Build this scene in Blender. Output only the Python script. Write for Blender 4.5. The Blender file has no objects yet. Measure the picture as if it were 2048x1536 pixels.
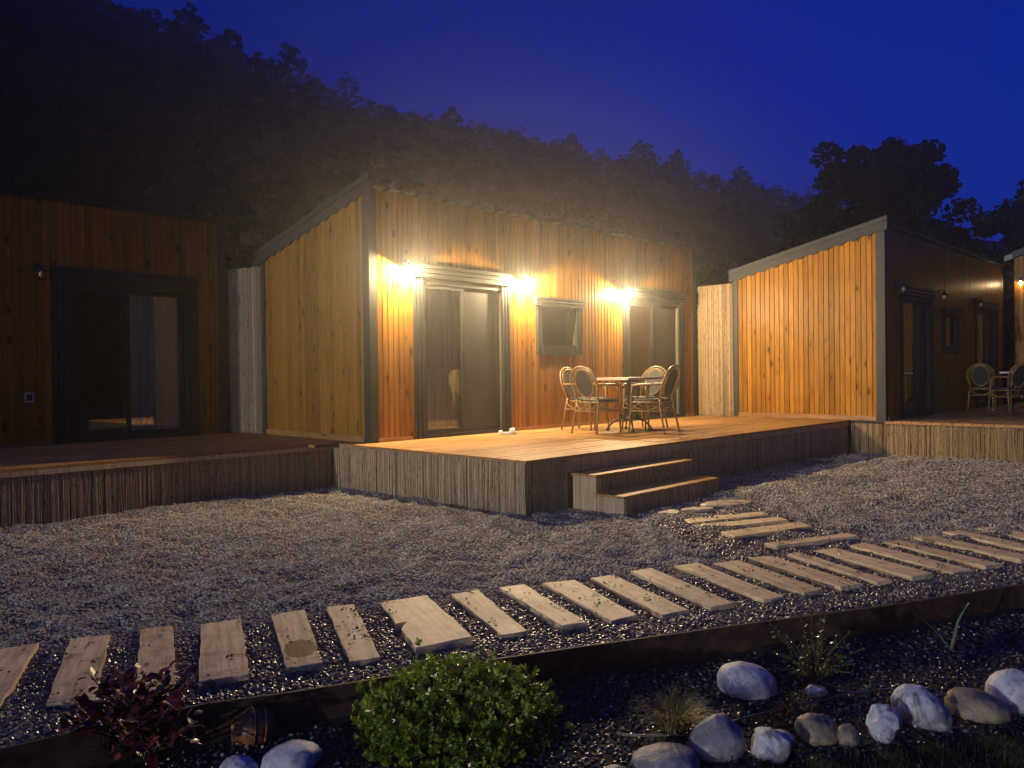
import bpy, math, random
import numpy as np
from mathutils import Vector, Matrix, noise as mnoise
R = math.radians
random.seed(7); rng = np.random.default_rng(7)
scn = bpy.context.scene
COL = scn.collection

# ------------------------------------------------------------------ camera
cam_d = bpy.data.cameras.new('camera'); cam = bpy.data.objects.new('camera', cam_d); COL.objects.link(cam)
CAM = Vector((-5.5714, -7.8589, 0.8047))
FW = Vector((0.71341321, 0.70064785, -0.01158374)).normalized()
UP = Vector((0.0170962, -0.000877, 0.9998535))
RT = FW.cross(UP).normalized(); UP = RT.cross(FW).normalized()
cam.matrix_world = Matrix(((RT.x, UP.x, -FW.x, CAM.x), (RT.y, UP.y, -FW.y, CAM.y), (RT.z, UP.z, -FW.z, CAM.z), (0, 0, 0, 1)))
cam_d.sensor_fit = 'HORIZONTAL'; cam_d.sensor_width = 36; cam_d.lens = 27.566
cam_d.clip_start = 0.05; cam_d.clip_end = 3000
scn.camera = cam

# ------------------------------------------------------------------ sky, sun, exposure
SUN_EL, SUN_DIR = R(5.0), Vector((0.999, -0.02, 0)).normalized()     # travel direction of the faint side light
w = bpy.data.worlds.new('World'); scn.world = w; w.use_nodes = True
nt = w.node_tree; nt.nodes.clear()
sky = nt.nodes.new('ShaderNodeTexSky'); sky.sky_type = 'NISHITA'; sky.sun_disc = False
sky.sun_elevation = SUN_EL; sky.sun_rotation = math.atan2(-SUN_DIR.x, -SUN_DIR.y)
sky.air_density = 1.0; sky.dust_density = 0.3; sky.ozone_density = 4.0
tint = nt.nodes.new('ShaderNodeMix'); tint.data_type = 'RGBA'; tint.blend_type = 'MULTIPLY'; tint.inputs[0].default_value = 1
tint.inputs[7].default_value = (0.004, 0.115, 1.05, 1)
bg = nt.nodes.new('ShaderNodeBackground'); bg.inputs[1].default_value = 0.13
out = nt.nodes.new('ShaderNodeOutputWorld')
nt.links.new(sky.outputs[0], tint.inputs[6]); nt.links.new(tint.outputs[2], bg.inputs[0]); nt.links.new(bg.outputs[0], out.inputs[0])
sun_d = bpy.data.lights.new('sun', 'SUN'); sun_d.energy = 1.85; sun_d.angle = R(0.6); sun_d.color = (0.94, 0.97, 0.98)
sun = bpy.data.objects.new('sun', sun_d); COL.objects.link(sun)
sd = Vector((SUN_DIR.x * math.cos(SUN_EL), SUN_DIR.y * math.cos(SUN_EL), -math.sin(SUN_EL)))
sun.rotation_euler = sd.to_track_quat('-Z', 'Y').to_euler()
LAMP_W = 620.0
scn.view_settings.view_transform = 'Standard'; scn.view_settings.look = 'None'
scn.view_settings.exposure = 0.0; scn.view_settings.gamma = 1.0; scn.view_settings.use_curve_mapping = False
cy = scn.cycles
cy.use_denoising = True; cy.max_bounces = 6; cy.diffuse_bounces = 3; cy.glossy_bounces = 3; cy.transmission_bounces = 4
cy.transparent_max_bounces = 10; cy.volume_bounces = 0; cy.sample_clamp_indirect = 6; cy.sample_clamp_direct = 0
cy.caustics_reflective = False; cy.caustics_refractive = False
HAZE_DENSITY, HAZE_G = 0.0054, 0.85

# ------------------------------------------------------------------ helpers
class MB:
    def __init__(s): s.v = []; s.f = []
    def add(s, vs, fs):
        o = len(s.v); s.v += [tuple(q) for q in vs]; s.f += [tuple(i + o for i in q) for q in fs]
    def box(s, x0, x1, y0, y1, z0, z1):
        s.add([(x0,y0,z0),(x1,y0,z0),(x1,y1,z0),(x0,y1,z0),(x0,y0,z1),(x1,y0,z1),(x1,y1,z1),(x0,y1,z1)],
              [(0,3,2,1),(4,5,6,7),(0,1,5,4),(1,2,6,5),(2,3,7,6),(3,0,4,7)])
    def prism(s, pts, d):                      # polygon (list of Vectors, counter-clockwise seen against d) swept by d
        n = len(pts); d = Vector(d); pts = [Vector(p) for p in pts]
        s.add(pts + [p + d for p in pts], [tuple(range(n))[::-1], tuple(range(n, 2 * n))] + [(i, (i + 1) % n, n + (i + 1) % n, n + i) for i in range(n)])
    def tube(s, pts, r, n=8, closed=False, caps=True):
        pts = [Vector(p) for p in pts]; m = len(pts); rr = r if isinstance(r, (list, tuple)) else [r] * m
        vs = []; prev = None
        for i, p in enumerate(pts):
            if closed: t = (pts[(i + 1) % m] - pts[i - 1])
            else: t = pts[min(i + 1, m - 1)] - pts[max(i - 1, 0)]
            t.normalize()
            if prev is None:
                a = Vector((0, 0, 1)) if abs(t.z) < 0.9 else Vector((1, 0, 0))
                u = t.cross(a).normalized()
            else: u = (prev - t * prev.dot(t)).normalized()
            prev = u; v = t.cross(u)
            for k in range(n):
                a = 2 * math.pi * k / n; vs.append(p + (u * math.cos(a) + v * math.sin(a)) * rr[i])
        fs = []
        for i in range(m if closed else m - 1):
            j = (i + 1) % m
            for k in range(n): fs.append((i * n + k, i * n + (k + 1) % n, j * n + (k + 1) % n, j * n + k))
        if caps and not closed: fs += [tuple(range(n))[::-1], tuple(range((m - 1) * n, m * n))]
        s.add(vs, fs)
    def lathe(s, prof, c=(0, 0, 0), n=16, axis=None):
        vs = []; M = Matrix.Identity(3) if axis is None else Vector(axis).to_track_quat('Z', 'Y').to_matrix()
        for r, z in prof:
            for k in range(n):
                a = 2 * math.pi * k / n; vs.append(M @ Vector((r * math.cos(a), r * math.sin(a), z)) + Vector(c))
        s.add(vs, [(i * n + k, i * n + (k + 1) % n, (i + 1) * n + (k + 1) % n, (i + 1) * n + k) for i in range(len(prof) - 1) for k in range(n)])
    def mesh(s, name, mat=None, smooth=False):
        me = bpy.data.meshes.new(name); me.from_pydata(s.v, [], s.f); me.update()
        if smooth: me.polygons.foreach_set('use_smooth', [True] * len(me.polygons))
        if mat: me.materials.append(mat)
        return me

def np_mesh(name, V, F, mat=None, smooth=False):
    V = np.asarray(V, np.float32); F = np.asarray(F, np.int32); k = F.shape[1]
    me = bpy.data.meshes.new(name); me.vertices.add(len(V)); me.vertices.foreach_set('co', V.ravel())
    me.loops.add(F.size); me.loops.foreach_set('vertex_index', F.ravel())
    me.polygons.add(len(F)); me.polygons.foreach_set('loop_start', np.arange(0, F.size, k, dtype=np.int32))
    try: me.polygons.foreach_set('loop_total', np.full(len(F), k, dtype=np.int32))
    except Exception: pass
    if smooth: me.polygons.foreach_set('use_smooth', np.ones(len(F), dtype=bool))
    me.update(calc_edges=True); me.validate()
    if mat: me.materials.append(mat)
    return me
def obj(name, me, parent=None, loc=(0, 0, 0), rot=(0, 0, 0), scale=(1, 1, 1), label=None):
    o = bpy.data.objects.new(name, me); COL.objects.link(o); o.parent = parent
    o.location = loc; o.rotation_euler = rot; o.scale = scale
    if label: o['label'] = label
    return o
def tag(o, label, cat, group=None, kind=None):
    o['label'] = label; o['category'] = cat
    if group: o['group'] = group
    if kind: o['kind'] = kind
    return o
def thing(name, label, cat, loc=(0, 0, 0), rz=0, group=None):
    return tag(obj(name, None, None, loc, (0, 0, rz)), label, cat, group)
def copy_thing(o, loc, rz, label, parent=None):
    c = o.copy(); COL.objects.link(c)
    if parent is None: c.location = loc; c.rotation_euler = (0, 0, rz); c['label'] = label
    else: c.parent = parent
    for ch in list(o.children): copy_thing(ch, None, None, None, c)
    return c
def N(x, y, z, s=1.0): return mnoise.noise(Vector((x, y, z)) * s)

# ------------------------------------------------------------------ materials
def mat_new(name):
    m = bpy.data.materials.new(name); m.use_nodes = True; t = m.node_tree; t.nodes.clear()
    o = t.nodes.new('ShaderNodeOutputMaterial'); b = t.nodes.new('ShaderNodeBsdfPrincipled'); t.links.new(b.outputs[0], o.inputs[0])
    return m, t, b, o
def node(t, typ, **kw):
    n = t.nodes.new(typ)
    for k, v in kw.items():
        if k.startswith('i_'): n.inputs[int(k[2:])].default_value = v
        else: setattr(n, k, v)
    return n
def ramp(t, stops, fac=None):
    n = t.nodes.new('ShaderNodeValToRGB'); e = n.color_ramp.elements
    while len(e) < len(stops): e.new(0.5)
    for q, (p, c) in zip(e, stops): q.position = p; q.color = (*c, 1) if len(c) == 3 else c
    if fac is not None: t.links.new(fac, n.inputs[0])
    return n
def mixc(t, a, b, fac, mode='MIX'):
    n = node(t, 'ShaderNodeMix', data_type='RGBA', blend_type=mode)
    for s, v in ((0, fac), (6, a), (7, b)):
        if hasattr(v, 'links') or hasattr(v, 'is_linked'): t.links.new(v, n.inputs[s])
        else: n.inputs[s].default_value = v if s == 0 else (*v, 1)
    return n.outputs[2]
def math_n(t, op, a, b=0.0):
    n = node(t, 'ShaderNodeMath', operation=op)
    for i, v in ((0, a), (1, b)):
        if hasattr(v, 'is_linked'): t.links.new(v, n.inputs[i])
        else: n.inputs[i].default_value = v
    return n.outputs[0]
def bump(t, b, h, strength=0.3, dist=0.01):
    n = node(t, 'ShaderNodeBump'); n.inputs['Strength'].default_value = strength; n.inputs['Distance'].default_value = dist
    t.links.new(h, n.inputs['Height']); t.links.new(n.outputs[0], b.inputs['Normal'])

def wood(name, base, dark, axis='z', rough=0.4, knots=0.5, vary=0.35, grain=1.0, weather=0.0, spec=0.5, coord='world'):
    m, t, b, o = mat_new(name)
    geo = node(t, 'ShaderNodeNewGeometry'); oi = node(t, 'ShaderNodeObjectInfo')
    mp = node(t, 'ShaderNodeMapping')
    sc = {'z': (1, 1, .06), 'x': (.06, 1, 1), 'y': (1, .06, 1)}[axis]
    mp.inputs['Scale'].default_value = sc
    cx = node(t, 'ShaderNodeCombineXYZ'); r37 = math_n(t, 'MULTIPLY', oi.outputs['Random'], 37.0)
    for i in range(3): t.links.new(r37, cx.inputs[i])
    tcw = node(t, 'ShaderNodeTexCoord')
    va = node(t, 'ShaderNodeVectorMath', operation='ADD'); t.links.new(geo.outputs['Position'] if coord == 'world' else tcw.outputs['Object'], va.inputs[0]); t.links.new(cx.outputs[0], va.inputs[1])
    t.links.new(va.outputs[0], mp.inputs[0])
    n1 = node(t, 'ShaderNodeTexNoise'); n1.inputs['Scale'].default_value = 38 * grain; n1.inputs['Detail'].default_value = 5; n1.inputs['Distortion'].default_value = 0.6
    t.links.new(mp.outputs[0], n1.inputs['Vector'])
    g = ramp(t, [(0.35, tuple(c * 0.72 for c in base)), (0.5, base), (0.68, tuple(min(1, c * 1.22) for c in base))], n1.outputs[0])
    col = g.outputs[0]
    n3 = node(t, 'ShaderNodeTexNoise'); n3.inputs['Scale'].default_value = 2.3; n3.inputs['Detail'].default_value = 3
    t.links.new(va.outputs[0], n3.inputs['Vector'])
    col = mixc(t, col, mixc(t, col, dark, 0.55), math_n(t, 'MULTIPLY', math_n(t, 'SUBTRACT', n3.outputs[0], 0.35), 0.8))
    # knots: stretched cells, only some of them kept
    mk = node(t, 'ShaderNodeMapping'); ks = {'z': (9, 9, 4.2), 'x': (4.2, 9, 9), 'y': (9, 4.2, 9)}[axis]; mk.inputs['Scale'].default_value = ks
    t.links.new(va.outputs[0], mk.inputs[0])
    vo = node(t, 'ShaderNodeTexVoronoi'); vo.inputs['Scale'].default_value = 1; t.links.new(mk.outputs[0], vo.inputs['Vector'])
    sep = node(t, 'ShaderNodeSeparateColor'); t.links.new(vo.outputs['Color'], sep.inputs[0])
    keep = math_n(t, 'LESS_THAN', sep.outputs[0], 0.22 * knots)
    size = math_n(t, 'ADD', 0.08, math_n(t, 'MULTIPLY', sep.outputs[1], 0.20))
    kn = math_n(t, 'MULTIPLY', keep, math_n(t, 'LESS_THAN', vo.outputs['Distance'], size))
    ring = math_n(t, 'MULTIPLY', keep, math_n(t, 'LESS_THAN', vo.outputs['Distance'], math_n(t, 'MULTIPLY', size, 2.2)))
    col = mixc(t, col, tuple(c * 0.8 for c in base), math_n(t, 'MULTIPLY', ring, 0.55))
    col = mixc(t, col, tuple(c * 0.45 for c in dark), math_n(t, 'MULTIPLY', kn, 0.85))
    # tone of each board
    tone = math_n(t, 'ADD', 1 - vary * 0.5, math_n(t, 'MULTIPLY', oi.outputs['Random'], vary))
    cc = node(t, 'ShaderNodeCombineColor')
    for i in range(3): t.links.new(tone, cc.inputs[i])
    col = mixc(t, col, cc.outputs[0], 1.0, 'MULTIPLY')
    if weather:
        n5 = node(t, 'ShaderNodeTexNoise'); n5.inputs['Scale'].default_value = 9; n5.inputs['Detail'].default_value = 8; n5.inputs['Roughness'].default_value = .7
        t.links.new(va.outputs[0], n5.inputs['Vector'])
        rr = ramp(t, [(0.5, (0, 0, 0)), (0.66, (1, 1, 1))], n5.outputs[0])
        col = mixc(t, col, tuple(c * 0.55 for c in dark), math_n(t, 'MULTIPLY', rr.outputs[0], weather))
    t.links.new(col, b.inputs['Base Color'])
    ro = math_n(t, 'ADD', rough - 0.08, math_n(t, 'MULTIPLY', n3.outputs[0], 0.2)); t.links.new(ro, b.inputs['Roughness'])
    b.inputs['Specular IOR Level'].default_value = spec
    bump(t, b, n1.outputs[0], 0.25, 0.004)
    return m
def plain(name, col, rough=0.5, metal=0.0, nscale=30, namp=0.15, bumpd=0.0, spec=0.5, rnd=0.0):
    m, t, b, o = mat_new(name)
    geo = node(t, 'ShaderNodeNewGeometry')
    n1 = node(t, 'ShaderNodeTexNoise'); n1.inputs['Scale'].default_value = nscale; n1.inputs['Detail'].default_value = 5
    t.links.new(geo.outputs['Position'], n1.inputs['Vector'])
    g = ramp(t, [(0.3, tuple(max(0, c * (1 - namp * 2)) for c in col)), (0.7, tuple(min(1, c * (1 + namp * 2)) for c in col))], n1.outputs[0]).outputs[0]
    if rnd:
        oi = node(t, 'ShaderNodeObjectInfo'); tone = math_n(t, 'ADD', 1 - rnd, math_n(t, 'MULTIPLY', oi.outputs['Random'], 2 * rnd))
        cc = node(t, 'ShaderNodeCombineColor')
        for i in range(3): t.links.new(tone, cc.inputs[i])
        g = mixc(t, g, cc.outputs[0], 1.0, 'MULTIPLY')
    t.links.new(g, b.inputs['Base Color']); b.inputs['Roughness'].default_value = rough; b.inputs['Metallic'].default_value = metal
    b.inputs['Specular IOR Level'].default_value = spec
    if bumpd: bump(t, b, n1.outputs[0], 0.6, bumpd)
    return m
def island(name, cols, rough=0.5, spec=0.4, trans=0.0, nodes_z=False):
    """colour differs from one loose piece of the mesh to the next"""
    m, t, b, o = mat_new(name)
    geo = node(t, 'ShaderNodeNewGeometry')
    st = [(i / max(1, len(cols) - 1), c) for i, c in enumerate(cols)]
    col = ramp(t, st, geo.outputs['Random Per Island']).outputs[0]
    if nodes_z:
        mp = node(t, 'ShaderNodeMapping'); mp.inputs['Scale'].default_value = (70, 70, 12); t.links.new(geo.outputs['Position'], mp.inputs[0])
        n1 = node(t, 'ShaderNodeTexNoise'); n1.inputs['Scale'].default_value = 1; n1.inputs['Detail'].default_value = 3; t.links.new(mp.outputs[0], n1.inputs['Vector'])
        col = mixc(t, col, tuple(c * 0.25 for c in cols[0]), ramp(t, [(0.56, (0, 0, 0)), (0.68, (.85, .85, .85))], n1.outputs[0]).outputs[0])
    t.links.new(col, b.inputs['Base Color']); b.inputs['Roughness'].default_value = rough; b.inputs['Specular IOR Level'].default_value = spec
    if trans:
        tr = node(t, 'ShaderNodeBsdfTranslucent'); t.links.new(col, tr.inputs[0])
        mx = node(t, 'ShaderNodeMixShader'); mx.inputs[0].default_value = trans
        t.links.new(b.outputs[0], mx.inputs[1]); t.links.new(tr.outputs[0], mx.inputs[2]); t.links.new(mx.outputs[0], o.inputs[0])
    return m

M = {}
M['larch'] = wood('varnished_larch', (0.32, 0.142, 0.017), (0.15, 0.05, 0.006), 'z', 0.32, 2.0, 0.55, spec=0.11)
M['larch_x'] = wood('varnished_larch_trim', (0.36, 0.17, 0.05), (0.18, 0.07, 0.02), 'x', 0.4, 0.5, 0.2)
M['larch_y'] = wood('varnished_larch_gable_trim', (0.36, 0.17, 0.05), (0.18, 0.07, 0.02), 'y', 0.4, 0.5, 0.2)
M['deck'] = wood('deck_pine', (0.43, 0.225, 0.075), (0.2, 0.09, 0.03), 'x', 0.5, 0.9, 0.34, weather=0.3, spec=0.18)
M['step_side'] = wood('step_pine', (0.50, 0.37, 0.22), (0.24, 0.16, 0.09), 'z', 0.6, 0.5, 0.3)
M['path'] = wood('path_timber', (0.80, 0.61, 0.33), (0.42, 0.27, 0.12), 'y', 0.55, 0.9, 0.24, grain=1.0, weather=0.5, spec=0.55, coord='object')
M['trim'] = plain('grey_painted_trim', (0.033, 0.034, 0.032), 0.5, 0, 12, 0.08, 0, 0.3)
M['frame'] = plain('grey_window_profile', (0.034, 0.036, 0.034), 0.48, 0, 10, 0.06, 0, 0.22)
M['roof'] = plain('grey_roof_sheet', (0.08, 0.08, 0.076), 0.4, 0.3, 8, 0.1)
M['black'] = plain('black_iron', (0.012, 0.012, 0.013), 0.4, 0.0, 30, 0.2)
M['inner'] = plain('interior_lining', (0.16, 0.13, 0.10), 0.8, 0, 5, 0.1)
M['curtain'] = plain('pale_curtain_cloth', (0.80, 0.82, 0.72), 0.9, 0, 60, 0.08)
M['backing'] = plain('dark_backing', (0.03, 0.022, 0.015), 0.9)
M['reed'] = island('dry_reed', [(0.07, 0.04, 0.014), (0.36, 0.235, 0.095), (0.20, 0.12, 0.05), (0.46, 0.32, 0.14), (0.26, 0.16, 0.065)], 0.55, 0.4, 0, True)
M['reed_old'] = island('weathered_reed', [(0.20, 0.145, 0.08), (0.46, 0.345, 0.20), (0.31, 0.23, 0.13), (0.52, 0.39, 0.235), (0.38, 0.28, 0.16)], 0.65, 0.3, 0, True)
M['reed_pale'] = island('bleached_reed', [(0.24, 0.19, 0.13), (0.66, 0.56, 0.43), (0.45, 0.37, 0.28), (0.75, 0.65, 0.5)], 0.65, 0.3, 0, True)
M['rattan'] = plain('tan_rattan', (0.23, 0.135, 0.04), 0.36, 0, 40, 0.2)
M['weave'] = plain('charcoal_weave', (0.02, 0.019, 0.018), 0.6, 0, 300, 0.3, 0.002)
M['tabletop'] = plain('pale_tabletop', (0.50, 0.42, 0.32), 0.4, 0, 15, 0.08)
M['white_rubber'] = plain('white_rubber', (0.75, 0.72, 0.66), 0.5)
M['white_plastic'] = plain('white_plastic', (0.6, 0.6, 0.58), 0.4)
M['corten'] = plain('rusty_edging', (0.055, 0.025, 0.015), 0.7, 0, 14, 0.4, 0.002)
M['clay'] = plain('brown_clay', (0.26, 0.11, 0.04), 0.45, 0, 25, 0.25, 0.002)
M['hose'] = plain('grey_hose', (0.16, 0.15, 0.13), 0.5)
M['soil'] = plain('dark_soil', (0.022, 0.016, 0.011), 0.95, 0, 18, 0.35, 0.02)
M['ground'] = plain('dark_meadow', (0.035, 0.04, 0.02), 0.95, 0, 0.6, 0.3)
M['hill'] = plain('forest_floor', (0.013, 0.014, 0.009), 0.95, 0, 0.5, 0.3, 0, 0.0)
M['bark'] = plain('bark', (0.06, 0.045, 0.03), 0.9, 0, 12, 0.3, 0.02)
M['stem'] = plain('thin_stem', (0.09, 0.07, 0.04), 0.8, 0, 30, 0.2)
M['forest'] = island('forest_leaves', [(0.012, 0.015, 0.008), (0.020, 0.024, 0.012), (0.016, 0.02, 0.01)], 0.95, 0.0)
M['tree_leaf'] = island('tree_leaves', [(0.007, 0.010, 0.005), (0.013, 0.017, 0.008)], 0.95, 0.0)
M['box_leaf'] = island('boxwood_leaves', [(0.12, 0.20, 0.022), (0.30, 0.42, 0.04), (0.19, 0.29, 0.03), (0.42, 0.52, 0.07)], 0.3, 0.6, 0.4)
M['red_leaf'] = plain('red_leaf', (0.15, 0.022, 0.018), 0.3, 0, 40, 0.25, 0, 0.6, 0.45)
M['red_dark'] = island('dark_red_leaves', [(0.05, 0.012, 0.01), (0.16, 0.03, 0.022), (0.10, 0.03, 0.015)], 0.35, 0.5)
M['sedge'] = island('sedge_blades', [(0.20, 0.16, 0.04), (0.32, 0.25, 0.07), (0.15, 0.15, 0.035), (0.36, 0.27, 0.10)], 0.5, 0.4, 0.25)
M['shrub_leaf'] = island('shrub_leaves', [(0.05, 0.06, 0.015), (0.12, 0.13, 0.03), (0.09, 0.07, 0.02)], 0.25, 0.7, 0.2)
M['blade'] = plain('grey_green_blade', (0.13, 0.18, 0.10), 0.5, 0, 60, 0.2)
M['grass'] = island('lawn_grass', [(0.02, 0.035, 0.01), (0.05, 0.065, 0.02)], 0.6, 0.3, 0.2)
M['debris'] = island('dark_litter', [(0.025, 0.018, 0.012), (0.06, 0.04, 0.022)], 0.8, 0.2)
M['mulch'] = island('red_brown_roots', [(0.06, 0.022, 0.014), (0.12, 0.05, 0.03)], 0.7, 0.3)

def glass_mat():
    m, t, b, o = mat_new('window_glass'); t.nodes.remove(b)
    tr = node(t, 'ShaderNodeBsdfTransparent'); tr.inputs[0].default_value = (.95, .98, .94, 1)
    gl = node(t, 'ShaderNodeBsdfGlossy'); gl.inputs['Roughness'].default_value = 0.015; gl.inputs[0].default_value = (1, 1, 1, 1)
    fr = node(t, 'ShaderNodeFresnel'); fr.inputs[0].default_value = 1.5
    mx = node(t, 'ShaderNodeMixShader'); t.links.new(math_n(t, 'ADD', math_n(t, 'MULTIPLY', fr.outputs[0], 1.2), 0.02), mx.inputs[0])
    t.links.new(tr.outputs[0], mx.inputs[1]); t.links.new(gl.outputs[0], mx.inputs[2]); t.links.new(mx.outputs[0], o.inputs[0])
    return m
M['glass'] = glass_mat()
def screen_mat():
    m, t, b, o = mat_new('insect_screen')
    b.inputs['Base Color'].default_value = (.11, .105, .095, 1); b.inputs['Roughness'].default_value = .5
    tr = node(t, 'ShaderNodeBsdfTransparent'); mx = node(t, 'ShaderNodeMixShader'); mx.inputs[0].default_value = 0.3
    t.links.new(tr.outputs[0], mx.inputs[1]); t.links.new(b.outputs[0], mx.inputs[2]); t.links.new(mx.outputs[0], o.inputs[0])
    return m
M['screen'] = screen_mat()
def bulb_mat():
    m, t, b, o = mat_new('glowing_bulb_glass'); t.nodes.remove(b)
    tr = node(t, 'ShaderNodeBsdfTransparent'); em = node(t, 'ShaderNodeEmission'); em.inputs[0].default_value = (1, .66, .3, 1); em.inputs[1].default_value = 300
    mx = node(t, 'ShaderNodeMixShader'); mx.inputs[0].default_value = 0.25
    t.links.new(tr.outputs[0], mx.inputs[1]); t.links.new(em.outputs[0], mx.inputs[2]); t.links.new(mx.outputs[0], o.inputs[0])
    return m
M['bulb'] = bulb_mat()
M['bulb_off'] = plain('clear_bulb', (0.35, 0.34, 0.3), 0.1, 0, 5, 0.02)
def pebble_mat(name, stops, rough=0.45, spec=0.5):
    m, t, b, o = mat_new(name)
    oi = node(t, 'ShaderNodeObjectInfo'); c = ramp(t, stops, oi.outputs['Random'])
    t.links.new(c.outputs[0], b.inputs['Base Color']); b.inputs['Roughness'].default_value = rough; b.inputs['Specular IOR Level'].default_value = spec
    return m
M['pebble'] = pebble_mat('gravel_pebbles', [(0, (.13, .112, .085)), (.3, (.26, .228, .175)), (.7, (.39, .347, .272)), (.93, (.54, .49, .40)), (1, (.72, .67, .57))], .6, .35)
M['pebble_dark'] = pebble_mat('bed_pebbles', [(0, (.02, .016, .012)), (.6, (.05, .042, .032)), (.93, (.10, .085, .07)), (1, (.4, .37, .32))], 0.3, .6)
M['pebble_path'] = pebble_mat('path_pebbles', [(0, (.055, .046, .034)), (.5, (.13, .108, .078)), (.85, (.21, .178, .13)), (.96, (.34, .30, .24)), (1, (.6, .55, .47))], 0.3, .6)
def gravel_ground():
    m, t, b, o = mat_new('gravel_ground')
    geo = node(t, 'ShaderNodeNewGeometry')
    vo = node(t, 'ShaderNodeTexVoronoi'); vo.inputs['Scale'].default_value = 48; t.links.new(geo.outputs['Position'], vo.inputs['Vector'])
    sep = node(t, 'ShaderNodeSeparateColor'); t.links.new(vo.outputs['Color'], sep.inputs[0])
    c = ramp(t, [(0, (.05, .044, .038)), (.6, (.12, .108, .095)), (1, (.26, .24, .21))], sep.outputs[0])
    t.links.new(c.outputs[0], b.inputs['Base Color']); b.inputs['Roughness'].default_value = .7
    bump(t, b, math_n(t, 'SUBTRACT', 1.0, vo.outputs['Distance']), 0.9, 0.02)
    return m
M['gravel'] = gravel_ground()
def stone_mat(name, base, vein, vs=7.0, blotch=(0.4, 0.3, 0.15), bl=0.0, vw=0.016):
    m, t, b, o = mat_new(name)
    tc = node(t, 'ShaderNodeTexCoord')
    n0 = node(t, 'ShaderNodeTexNoise'); n0.inputs['Scale'].default_value = 9; n0.inputs['Detail'].default_value = 8; t.links.new(tc.outputs['Object'], n0.inputs['Vector'])
    c = ramp(t, [(0.3, tuple(x * 0.6 for x in base)), (0.65, base)], n0.outputs[0]).outputs[0]
    n1 = node(t, 'ShaderNodeTexNoise'); n1.inputs['Scale'].default_value = vs; n1.inputs['Detail'].default_value = 4; n1.inputs['Distortion'].default_value = 1.2; t.links.new(tc.outputs['Object'], n1.inputs['Vector'])
    d = math_n(t, 'ABSOLUTE', math_n(t, 'SUBTRACT', n1.outputs[0], 0.5))
    c = mixc(t, c, vein, ramp(t, [(0.0, (.7, .7, .7)), (vw, (0, 0, 0))], d).outputs[0])
    if bl:
        n2 = node(t, 'ShaderNodeTexNoise'); n2.inputs['Scale'].default_value = 4; n2.inputs['Detail'].default_value = 5; t.links.new(tc.outputs['Object'], n2.inputs['Vector'])
        c = mixc(t, c, blotch, math_n(t, 'MULTIPLY', ramp(t, [(.5, (0, 0, 0)), (.65, (1, 1, 1))], n2.outputs[0]).outputs[0], bl))
    n9 = node(t, 'ShaderNodeTexNoise'); n9.inputs['Scale'].default_value = 45; n9.inputs['Detail'].default_value = 6; n9.inputs['Roughness'].default_value = .7; t.links.new(tc.outputs['Object'], n9.inputs['Vector'])
    c = mixc(t, c, (.09, .08, .065), math_n(t, 'MULTIPLY', ramp(t, [(.56, (0, 0, 0)), (.66, (1, 1, 1))], n9.outputs[0]).outputs[0], .7))
    n8 = node(t, 'ShaderNodeTexNoise'); n8.inputs['Scale'].default_value = 11; n8.inputs['Detail'].default_value = 7; t.links.new(tc.outputs['Object'], n8.inputs['Vector'])
    c = mixc(t, c, (.20, .17, .135), math_n(t, 'MULTIPLY', ramp(t, [(.52, (0, 0, 0)), (.62, (1, 1, 1))], n8.outputs[0]).outputs[0], .5))
    t.links.new(c, b.inputs['Base Color']); b.inputs['Roughness'].default_value = .55
    bump(t, b, n0.outputs[0], 0.8, 0.02)
    return m
M['stone_white'] = stone_mat('white_river_stone', (.80, .79, .79), (.45, .44, .46), 3, (.4, .33, .28), .3)
M['stone_vein'] = stone_mat('veined_white_stone', (.78, .77, .77), (.03, .03, .04), 3, (.2, .2, .22), .6, .035)
M['stone_grey'] = stone_mat('grey_river_stone', (.32, .31, .31), (.1, .1, .11), 5, (.5, .48, .45), .6)
M['stone_tan'] = stone_mat('tan_river_stone', (.34, .26, .18), (.14, .1, .07), 4, (.5, .36, .18), .6)
M['slab'] = stone_mat('pale_slab', (.72, .55, .34), (.25, .2, .14), 6)

# ------------------------------------------------------------------ setting: ground, gravel yard, bed
ZG = -0.521
mb = MB(); mb.box(-155, 195, -55, 145, -1.4, -0.80)
o = obj('ground', mb.mesh('ground', M['ground'])); o['kind'] = 'structure'
EX = np.array([-30, -8, -6, -4.88, -4.2, -3.96, -3.5, -3.06, -2.6, -1.83, -1.46, -.976, -.03, 2, 6, 30.])
EY = np.array([-4.6, -4.45, -4.48, -4.62, -4.79, -4.92, -5.12, -5.30, -5.52, -5.90, -6.09, -6.34, -6.76, -7.7, -9.5, -20.])
def edge_y(x): return float(np.interp(x, EX, EY))
def yard_z(x, y):
    z = ZG - 0.008
    b_ = min(1, max(.25, (y - edge_y(x) - .9) / .6))
    z += b_ * (0.030 * N(x, y, 0, 0.7) + 0.034 * N(x, y, 3.1, 2.6)) + (.35 + .65 * b_) * (0.030 * N(x, y, 9, 6.0) + 0.014 * N(x, y, 4, 13.0))
    path = abs(y - (edge_y(x) + 0.62)); 
    if path < 0.9: z -= 0.012 * (1 - path / 0.9)
    e = y - edge_y(x)
    if e < 0.12: z = ZG - 0.03 + (z - ZG + 0.03) * max(0, e) / 0.12
    return z
xs = np.concatenate([np.arange(-14, -6, .25), np.arange(-6, 3.0, .055), np.arange(3.0, 9, .11), np.arange(9, 20, .5)])
vs_ = np.concatenate([np.arange(0, 3.2, .055), np.arange(3.2, 7.5, .11), np.arange(7.5, 14, .5)])
nx, nv = len(xs), len(vs_)
V = np.zeros((nx * nv, 3), np.float32)
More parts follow.
